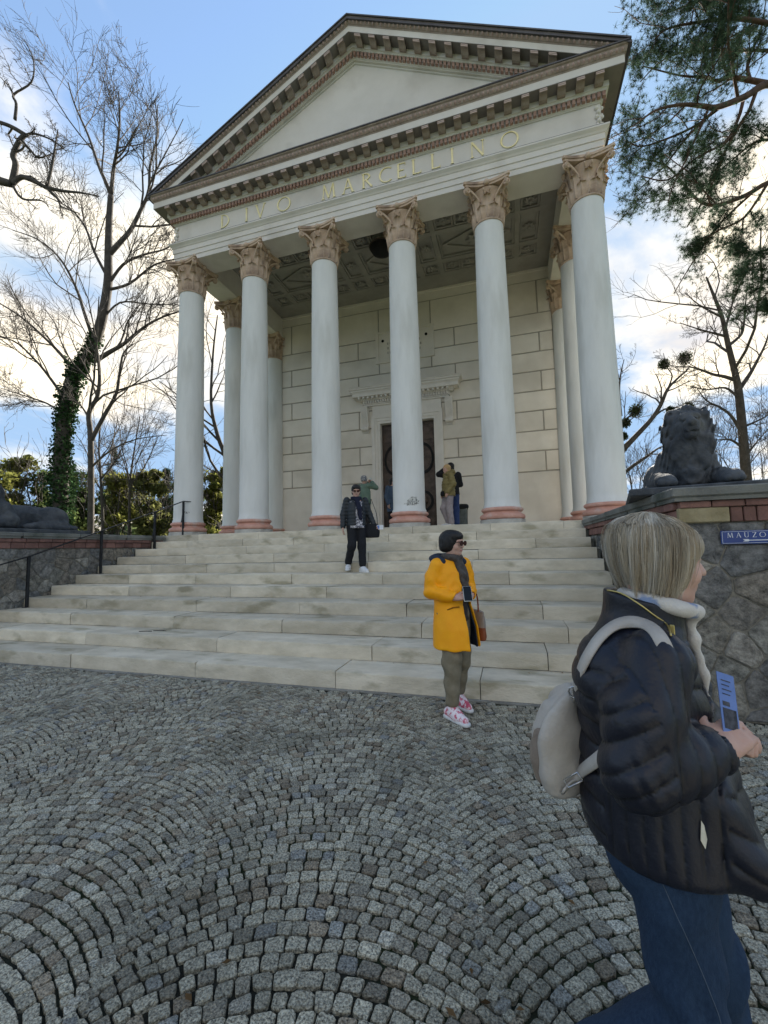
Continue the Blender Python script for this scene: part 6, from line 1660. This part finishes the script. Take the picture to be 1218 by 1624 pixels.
for i in range(16):
    a, b_ = 2*math.pi*i/16, 2*math.pi*(i+1)/16; f.cap((.01+.068*math.cos(a), .066*math.sin(a), 1.375*k), (.01+.068*math.cos(b_), .066*math.sin(b_), 1.375*k), .026, .026, .02)
f.chain([(.07, .0, 1.36*k), (.115, .025, 1.22*k), (.125, .03, 1.06*k)], [.026, .030, .024], .02); f.chain([(.06, .05, 1.36*k), (.105, .075, 1.22*k), (.118, .08, 1.10*k)], [.024, .026, .02], .02)
f.disp(lambda X, Y, Z: (.004*np.sin(70*Z+50*Y)).astype(np.float32)+0*X); f.build('scarf', fabric('grey_scarf', (.06, .052, .048), (.10, .088, .08), .9, 40), Y1.root)
def coat_field(inner, z0=.57):
    f = Field((-.42, -.42, .55), (.44, .46, 1.46), .0085); g = inner
    f.loft([(z0*k, .035, .005, .215-g, .212-g), (.75*k, .028, .005, .198-g, .200-g), (.95*k, .0, 0, .158-g, .170-g), (1.10*k, .0, 0, .152-g, .170-g), (1.24*k, -.01, 0, .132-g, .166-g), (1.33*k, -.02, 0, .095-g, .135-g), (1.385*k, -.015, 0, .070-g, .078-g)], .03, round_=.02); return f
f = coat_field(0); fi = coat_field(.026)
f.D = smax(f.D, -fi.D, .006)                                                  # a shell
f.op(lambda X, Y, Z: np.maximum(np.abs(Y-.060-.05*np.clip((.95-Z), 0, .4))-(.055+.030*np.clip((1.0*k-Z)/.3, 0, 1)+.02*np.clip((Z-1.05)/.2, 0, 1)), .02-X), (.0, -.2, .5), (.4, .35, 1.46), .008, 'sub')
for sd, y in (('R', -1), ('L', 1)):
    a, b_, c = J['sh'+sd], J['el'+sd], J['wr'+sd]; f.chain([a+np.array([.0, 0, -.015]), (a+b_)/2+np.array([-.01, y*.012, 0]), b_, (b_+c)/2, c+(b_-c)*.10], [.066, .063, .060, .054, .047], .025)
    f.cap(c+(b_-c)*.04, c+(c-b_)*.2, .036, .036, .006, 'sub')
f.disp(lambda X, Y, Z: (.0040*np.sin(60*Z-34*X+22*Y+3*np.sin(30*Y))*np.exp(-((Z-1.10*k)/.13)**2)+.0032*np.sin(26*X+31*Y+7*Z)*np.clip((.95-Z)*2.5, 0, 1)+.0026*vnoise(X, Y, Z, 17, 4)).astype(np.float32)); f.build('yellow_coat', m_yel, Y1.root)
f = coat_field(.0265); fi = coat_field(.038); f.D = smax(f.D, -fi.D, .004); f.op(lambda X, Y, Z: np.maximum(np.abs(Y-.055-.05*np.clip((.95-Z), 0, .4))-(.040+.028*np.clip((1.0*k-Z)/.3, 0, 1)), .02-X), (.0, -.2, .5), (.4, .35, 1.46), .008, 'sub'); f.build('coat_lining', m_lin, Y1.root)
f = Field((-.30, -.30, 1.20), (.20, .30, 1.46), .009)                          # hood lying on the shoulders
f.ell((-.10, 0, 1.355*k), (.105, .165, .050), rotm(0, 18, 0), k=.03); f.cap((-.06, -.125, 1.36*k), (.02, -.115, 1.335*k), .048, .036, .03); f.cap((-.06, .12, 1.36*k), (.03, .115, 1.33*k), .044, .032, .03); f.ell((-.01, 0, 1.42*k), (.085, .080, .07), None, .03, 'sub'); f.disp(lambda X, Y, Z: .004*vnoise(X, Y, Z, 24, 9).astype(np.float32)); f.build('hood', m_lin, Y1.root)
mb = MB(); q = [np.array([.175, -.155, .98*k]), np.array([.195, -.10, 1.0*k]), np.array([.198, -.05, 1.005*k])]
for p_ in ((.93, .0), (.80, -.01)):
    mb.tube([(.105, -.135, (p_[0]-.012)*k), (.142, -.100, (p_[0]+.010)*k), (.166, -.05, (p_[0]+.014)*k)], [.006, .0065, .005], 5)
mb.build('pocket_edges', fabric('coat_seam', (.30, .12, .004), (.36, .15, .006), .7), Y1.root, True, True)  # darker orange tubes along the pocket edges
hc = J['head']; hair_cap(Y1, YM, hc, m_black, .95*k, (((-.026, 0, .032), (.116, .098, .102)), ((-.060, 0, -.040), (.070, .088, .060)), ((-.01, -.055, -.02), (.055, .035, .055)), ((-.01, .055, -.02), (.055, .035, .055)), ((.035, 0, .075), (.070, .075, .045))), ((.125, 0, -.045), (.080, .080, .090)), -.085*k)
glasses(Y1, hc, YM, .95*k, m_tint, m_black)
f = Field(hc-.15, hc+.2, .005); f.ell(hc+YM@(np.array([.0965, 0, -.061])*.95*k), (.009, .022, .010), YM, .004); f.build('lips', m_lips, Y1.root)
# things she carries
def place(fig, p): c_, s_ = math.cos(fig.rot), math.sin(fig.rot); return (fig.loc[0]+c_*p[0]-s_*p[1], fig.loc[1]+s_*p[0]+c_*p[1], fig.loc[2]+p[2])
m_phone = pmat('phone_glass', (.008, .009, .011), (.012, .013, .015), 5, .15); m_phoneb = pmat('phone_case', (.55, .60, .58), (.62, .66, .64), 5, .4)
def phone(fig, p, rx, ry, rz, label):
    o = thing('mobile_phone', place(fig, p), label, 'phone', rotz=fig.rot+R(rz)); M = rotm(rx, ry, 0); b = MB(); b.bbox(-.036, .036, -.004, .004, -.072, .072, .003); b.v = [tuple(M@np.array(v)) for v in b.v]; b.build('case', m_phoneb, o, local=True); b = MB(); b.box(-.033, .033, -.0052, -.0041, -.068, .068); b.v = [tuple(M@np.array(v)) for v in b.v]; b.build('screen', m_phone, o, local=True); return o
phone(Y1, (.265, -.035, 1.065*k), -35, 0, 60, 'mobile phone in the hands of the woman in yellow')
m_tan = fabric('tan_leather', (.20, .055, .022), (.28, .085, .035), .5, 8, .1, 60); m_taupe = fabric('taupe_canvas', (.24, .20, .175), (.30, .255, .22), .85, 12)
tb = thing('tote_bag', place(Y1, (.0, .265, .60*k)), 'taupe and brown tote bag hanging at the yellow coat', 'bag', rotz=YR+R(-8)); tb.scale = (.74, .74, .80)
f = Field((-.25, -.10, -.02), (.25, .10, .40), .0085); f.loft([(.0, 0, 0, .175, .060), (.06, 0, 0, .185, .070), (.30, 0, 0, .175, .045), (.34, 0, 0, .170, .035)], .02, round_=.02); f.disp(lambda X, Y, Z: .003*vnoise(X, Y, Z, 22, 3).astype(np.float32)); V_, F_ = f.mesh(); zc = V_[F_].mean(1)[:, 2]
me = mesh_obj('bag_body', V_, F_, None, tb, True, True, [m_tan, m_taupe], (zc > .155).astype(int).tolist())
ribbon([(-.10, -.03, .33), (-.085, -.02, .50), (-.06, -.08, .66), (.02, -.10, .72)], [np.array([1., .2, 0])]*4, .022, .005).build('handle', m_tan, tb, True, True); ribbon([(.10, -.03, .33), (.085, -.03, .50), (.06, -.09, .66), (.02, -.10, .72)], [np.array([1., .2, 0])]*4, .022, .005).build('handle', m_tan, tb, True, True)

# ---- woman in black coming down the steps
zt = 6*RI; dp = PZ(573, 906, zt); DR = R(-62)
D1 = Fig((dp[0]+.02, dp[1]-.27, zt), DR, 'woman in a black jacket and white trainers descending the steps', 1.56)
k = D1.k; DM = rotm(0, 12, -4)
J = std_joints(k, head=(.045, 0, 1.49), knR=(.09, -.10, .49), anR=(-.08, -.15, .13), knL=(.07, .085, .475), anL=(.10, .09, .094), elR=(-.02, -.235, 1.06), wrR=(.04, -.255, .82), elL=(-.02, .25, 1.06), wrL=(.06, .32, .86))
D1.body(J, DM, dict(R=((.2, 0, -1), (0, -1, 0), .35, -1), L=((.5, .55, -.5), (.2, .8, .4), .6, 1)), .0105)
m_blk = fabric('black_cotton', (.010, .011, .014), (.018, .019, .022), .85); m_pufb = fabric('black_puffer', (.014, .018, .022), (.022, .027, .032), .5, spec=.4); m_wsh = fabric('white_leather', (.66, .67, .68), (.76, .77, .77), .5)
m_blouse = fabric('patterned_blouse', (.06, .06, .09), (.60, .58, .60), .8, 34, lo=.45, hi=.55); m_nscarf = fabric('navy_scarf', (.010, .012, .028), (.018, .02, .04), .9)
D1.trousers(J, m_blk, (.095, .074, .066), .011, .004, low=.055); D1.shoes(J, m_wsh, dict(R=(1, -.25), L=(1, .35)), .0095)
f = Field((-.3, -.3, .6), (.3, .3, 1.4), .011); f.loft([(.80*k, 0, 0, .138, .175), (1.1*k, 0, 0, .130, .160), (1.3*k, 0, 0, .09, .14)], .03); f.build('blouse', m_blouse, D1.root)
f = Field((-.4, -.42, .55), (.4, .45, 1.42), .0100)
f.loft([(.845*k, 0, 0, .150, .180), (1.0*k, 0, 0, .145, .168), (1.15*k, 0, 0, .142, .168), (1.27*k, -.01, 0, .115, .150), (1.36*k, -.01, 0, .07, .08)], .03); f.op(lambda X, Y, Z: np.maximum(np.abs(Y-.035)-.062, .03-X)+0*Z, (0, -.2, .7), (.3, .3, 1.4), .01, 'sub')
for sd in 'RL': a, b_, c = J['sh'+sd], J['el'+sd], J['wr'+sd]; f.chain([a+np.array([0, 0, -.01]), b_, c+(b_-c)*.08], [.060, .054, .045], .03)
f.disp(lambda X, Y, Z: puff(Z/.062+0*X+0*Y, .0075)); f.build('puffer_jacket', m_pufb, D1.root)
f = Field((-.2, -.2, .9), (.25, .2, 1.42), .009)
for i in range(14): a, b_ = 2*math.pi*i/14, 2*math.pi*(i+1)/14; f.cap((.01+.07*math.cos(a), .07*math.sin(a), 1.36*k), (.01+.07*math.cos(b_), .07*math.sin(b_), 1.345*k), .028, .028, .02)
f.chain([(.09, .0, 1.33*k), (.13, .04, 1.15*k), (.14, .055, .98*k)], [.045, .045, .036], .02); f.disp(lambda X, Y, Z: (.003*np.sin(60*Z+70*Y)).astype(np.float32)+0*X); f.build('scarf', m_nscarf, D1.root)
hc = J['head']; hair_cap(D1, DM, hc, m_black, .95*k, (((-.022, 0, .034), (.110, .094, .100)), ((-.05, 0, -.05), (.065, .085, .05)), ((.035, 0, .075), (.070, .078, .045))), ((.128, 0, -.040), (.088, .078, .092)), -.10*k, .008); glasses(D1, hc, DM, .95*k, m_tint, m_black)
f = Field(hc-.15, hc+.2, .006); f.ell(hc+DM@(np.array([.0965, 0, -.061])*.95*k), (.009, .022, .009), DM, .004); f.build('lips', m_lips, D1.root)
sb = thing('shoulder_bag', place(D1, (.06, .27, .60*k)), 'black shoulder bag of the woman on the steps', 'bag', rotz=DR+R(65))
f = Field((-.2, -.1, -.02), (.2, .1, .34), .010); f.loft([(.02, 0, 0, .13, .05), (.12, 0, 0, .145, .055), (.27, 0, 0, .12, .035)], .02); V_, F_ = f.mesh(); mesh_obj('bag_body', V_, F_, m_blk, sb, True, True); ribbon([(-.1, 0, .26), (-.09, .02, .45), (-.02, .05, .72)], [np.array([0, 1., 0])]*3, .02, .005).build('bag_strap', m_blk, sb, True, True); ribbon([(.1, 0, .26), (.08, .02, .45), (-.02, .05, .72)], [np.array([0, 1., 0])]*3, .02, .005).build('bag_strap', m_blk, sb, True, True)
lw = thing('leaflet', place(D1, (.14, .40, .80*k)), 'small white and blue leaflet held by the woman on the steps', 'leaflet', rotz=DR+R(70)); b = MB(); b.box(-.06, .06, -.002, .002, -.03, .05); b.build('sheet', m_white, lw, local=True); b = MB(); b.box(-.055, -.01, -.0035, -.0021, -.02, .04); b.build('printed_photo', m_leafl, lw, local=True)

# ---- visitors on the portico
def far_visitor(px_, Yp, rot, label, H, jk, tr, hr, sh, jl=.80, padded=False, hood=False, pose=None, hp=((( -.022, 0, .030), (.112, .096, .102)), ((-.03, 0, -.06), (.085, .090, .06))), hcut=((.122, 0, -.05), (.078, .068, .092)), HMx=None, low=-.12, hands=None):
    p = PY(px_, 800, Yp); F = Fig((p[0], Yp, FLOOR), rot, label, H); k = F.k; HM = rotm(0, 5, 0) if HMx is None else HMx; J = std_joints(k, **(pose or {}))
    F.body(J, HM, hands or dict(R=((.2, 0, -1), (0, -1, 0), .4, -1), L=((.2, 0, -1), (0, 1, 0), .4, 1)), .0135); F.trousers(J, tr, (.10, .082, .075), .014, .004); F.shoes(J, sh, dict(R=(1, 0), L=(1, 0)), .013)
    f = Field((-.45, -.45, .5), (.45, .45, 1.75), .0125); f.loft([(jl*k, 0, 0, .165, .205), (1.0*k, 0, 0, .158, .192), (1.15*k, 0, 0, .152, .192), (1.28*k, -.01, 0, .122, .175), (1.385*k, -.01, 0, .075, .085)], .03)
    for sd in 'RL': a, b_, c = J['sh'+sd], J['el'+sd], J['wr'+sd]; f.chain([a+np.array([0, 0, -.01]), b_, c+(b_-c)*.06], [.078, .068, .055], .03)
    if hood: f.chain([(.06, -.10, 1.36*k), (-.10, -.09, 1.41*k), (-.13, 0, 1.40*k), (-.10, .09, 1.41*k), (.06, .10, 1.36*k)], [.04, .055, .06, .055, .04], .03)
    if padded: f.disp(lambda X, Y, Z: puff(Z/.075+0*X+0*Y, .009))
    f.disp(lambda X, Y, Z: .004*vnoise(X, Y, Z, 18, 6).astype(np.float32)); f.build('jacket', jk, F.root); hair_cap(F, HM, J['head'], hr, .95*k, hp, hcut, low*k, .011); return F, J
m_olive = fabric('olive_quilt', (.19, .15, .055), (.26, .21, .085), .6, 10, .1, 90); m_lav = fabric('lavender_grey_cloth', (.30, .26, .27), (.40, .36, .37), .85, 10); m_straw = pmat('blond_hair', (.42, .26, .11), (.60, .42, .21), 30, .5); m_bjk = fabric('black_cloth', (.010, .010, .012), (.02, .02, .022), .85); m_bjean = fabric('blue_jeans', (.03, .055, .15), (.05, .08, .20), .85, 20)
m_bcoat = fabric('slate_blue_coat', (.045, .075, .12), (.07, .105, .16), .75, 10); m_gcoat = fabric('sage_green_jacket', (.13, .20, .15), (.18, .26, .20), .75, 10); m_bonnet = fabric('patterned_hat', (.06, .06, .07), (.55, .55, .55), .9, 60, lo=.46, hi=.54)
face_left = YAW+R(180)
F1, J1 = far_visitor(712, .85, face_left+R(10), 'blonde visitor in an olive quilted jacket standing by the doorway', 1.60, m_olive, m_lav, m_straw, m_wsh, .80, True, True, dict(elR=(-.05, -.24, 1.08), wrR=(.10, -.19, .88), elL=(-.05, .24, 1.08), wrL=(.10, .19, .88), knR=(.12, -.08, .49), anR=(.0, -.09, .13), head=(.03, 0, 1.49)), hcut=((.125, 0, -.045), (.095, .085, .095)), HMx=rotm(0, 8, 25))
far_visitor(717, 1.25, R(100), 'dark haired visitor in black behind the olive jacket, arm raised', 1.70, m_bjk, m_bjean, m_black, m_bjk, .82, False, False, dict(elL=(.05, .30, 1.36), wrL=(.16, .16, 1.50), elR=(.02, -.22, 1.08), wrR=(.16, -.10, 1.2)), hands=dict(R=((.6, .4, .6), (.4, -.6, .5), .6, -1), L=((.4, -.6, .5), (.2, .8, .4), .6, 1)))
far_visitor(623, 3.0, R(-30), 'visitor in a slate blue coat at the doorway, half behind a column', 1.72, m_bcoat, m_bjk, m_black, m_bjk, .62)
G1, JG = far_visitor(578, 1.7, R(75), 'visitor in a sage green jacket with both arms raised to take a picture', 1.62, m_gcoat, m_bjk, m_bonnet, m_bjk, .80, False, False, dict(elR=(.16, -.30, 1.27), wrR=(.26, -.10, 1.46), elL=(.16, .26, 1.27), wrL=(.26, .06, 1.46)), hands=dict(R=((.3, .6, .6), (.5, -.6, .4), .6, -1), L=((.3, -.6, .6), (.5, .6, .4), .6, 1)), low=-.05)
phone(G1, (.31, -.02, 1.53*G1.k), 0, 0, 90, 'mobile phone raised by the visitor in green')
cb = PY(703, 800, .7); bg_ = thing('camera_bag', tuple(place(F1, (.16, .03, .80*F1.k))), 'small black bag hanging in front of the olive jacket visitor', 'bag', rotz=face_left)
f = Field((-.12, -.14, -.02), (.12, .14, .2), .010); f.loft([(0, 0, 0, .05, .09), (.05, 0, 0, .06, .10), (.12, 0, 0, .045, .085)], .02); V_, F_ = f.mesh(); mesh_obj('bag_body', V_, F_, m_bjk, bg_, True, True); ribbon([(0, -.08, .1), (-.03, -.1, .3), (-.1, -.08, .5)], [np.array([1., 0, 0])]*3, .02, .004).build('bag_strap', m_bjk, bg_, True, True)

# ---------------------------------------------------------------- fallen leaves and twigs
g_ = np.random.default_rng(123); pts = []
for k in range(170):
    x, y = g_.uniform(-5, 6), g_.uniform(-9.2, -5.5); pts.append((x, y, .006))
for k in range(40):
    n_ = g_.integers(1, 11); pts.append((g_.uniform(XL+.1, XR-.1), Y_TOP-(11-n_)*TR+g_.uniform(.28, .46), n_*RI+.006))
V_, F_, C_ = [], [], []
for x, y, z in pts:
    a = g_.uniform(0, 6.28); L_ = g_.uniform(.010, .022); w_ = L_*.5; c_, s_ = math.cos(a), math.sin(a); n0 = len(V_); lf_ = g_.uniform(0, .006)
    for u, v, h_ in ((-1, 0, 0), (0, -1, lf_), (1, 0, 0), (0, 1, lf_)): V_.append((x+c_*u*L_-s_*v*w_, y+s_*u*L_+c_*v*w_, z+h_))
    F_.append((n0, n0+1, n0+2, n0+3)); col = np.array((.16, .10, .05))*g_.uniform(.5, 1.8); C_ += [(*col, 1)]*4
o = mesh_obj('fallen_leaves', V_, F_, m_leaf, None); set_tint(o.data, C_); tag(o, 'scattered dry leaf scraps on the paving and steps', 'leaves', kind='stuff')
for (u, v, n_, lab) in ((232, 1002, 2, 'dry twig lying on the lower steps, left one'), (255, 1001, 2, 'dry twig lying on the lower steps, right one')):
    c = PZ(u, v, n_*RI); mb = MB(); mb.tube([(c[0]-.11, c[1]-.02, n_*RI+.006), (c[0], c[1]+.01, n_*RI+.010), (c[0]+.10, c[1]+.0, n_*RI+.006)], [.006, .005, .003], 5); mb.tube([(c[0], c[1]+.01, n_*RI+.010), (c[0]+.05, c[1]+.05, n_*RI+.008)], [.003, .002], 4)
    tag(mb.build('twig', m_bark), lab, 'twig', 'twigs on the steps')
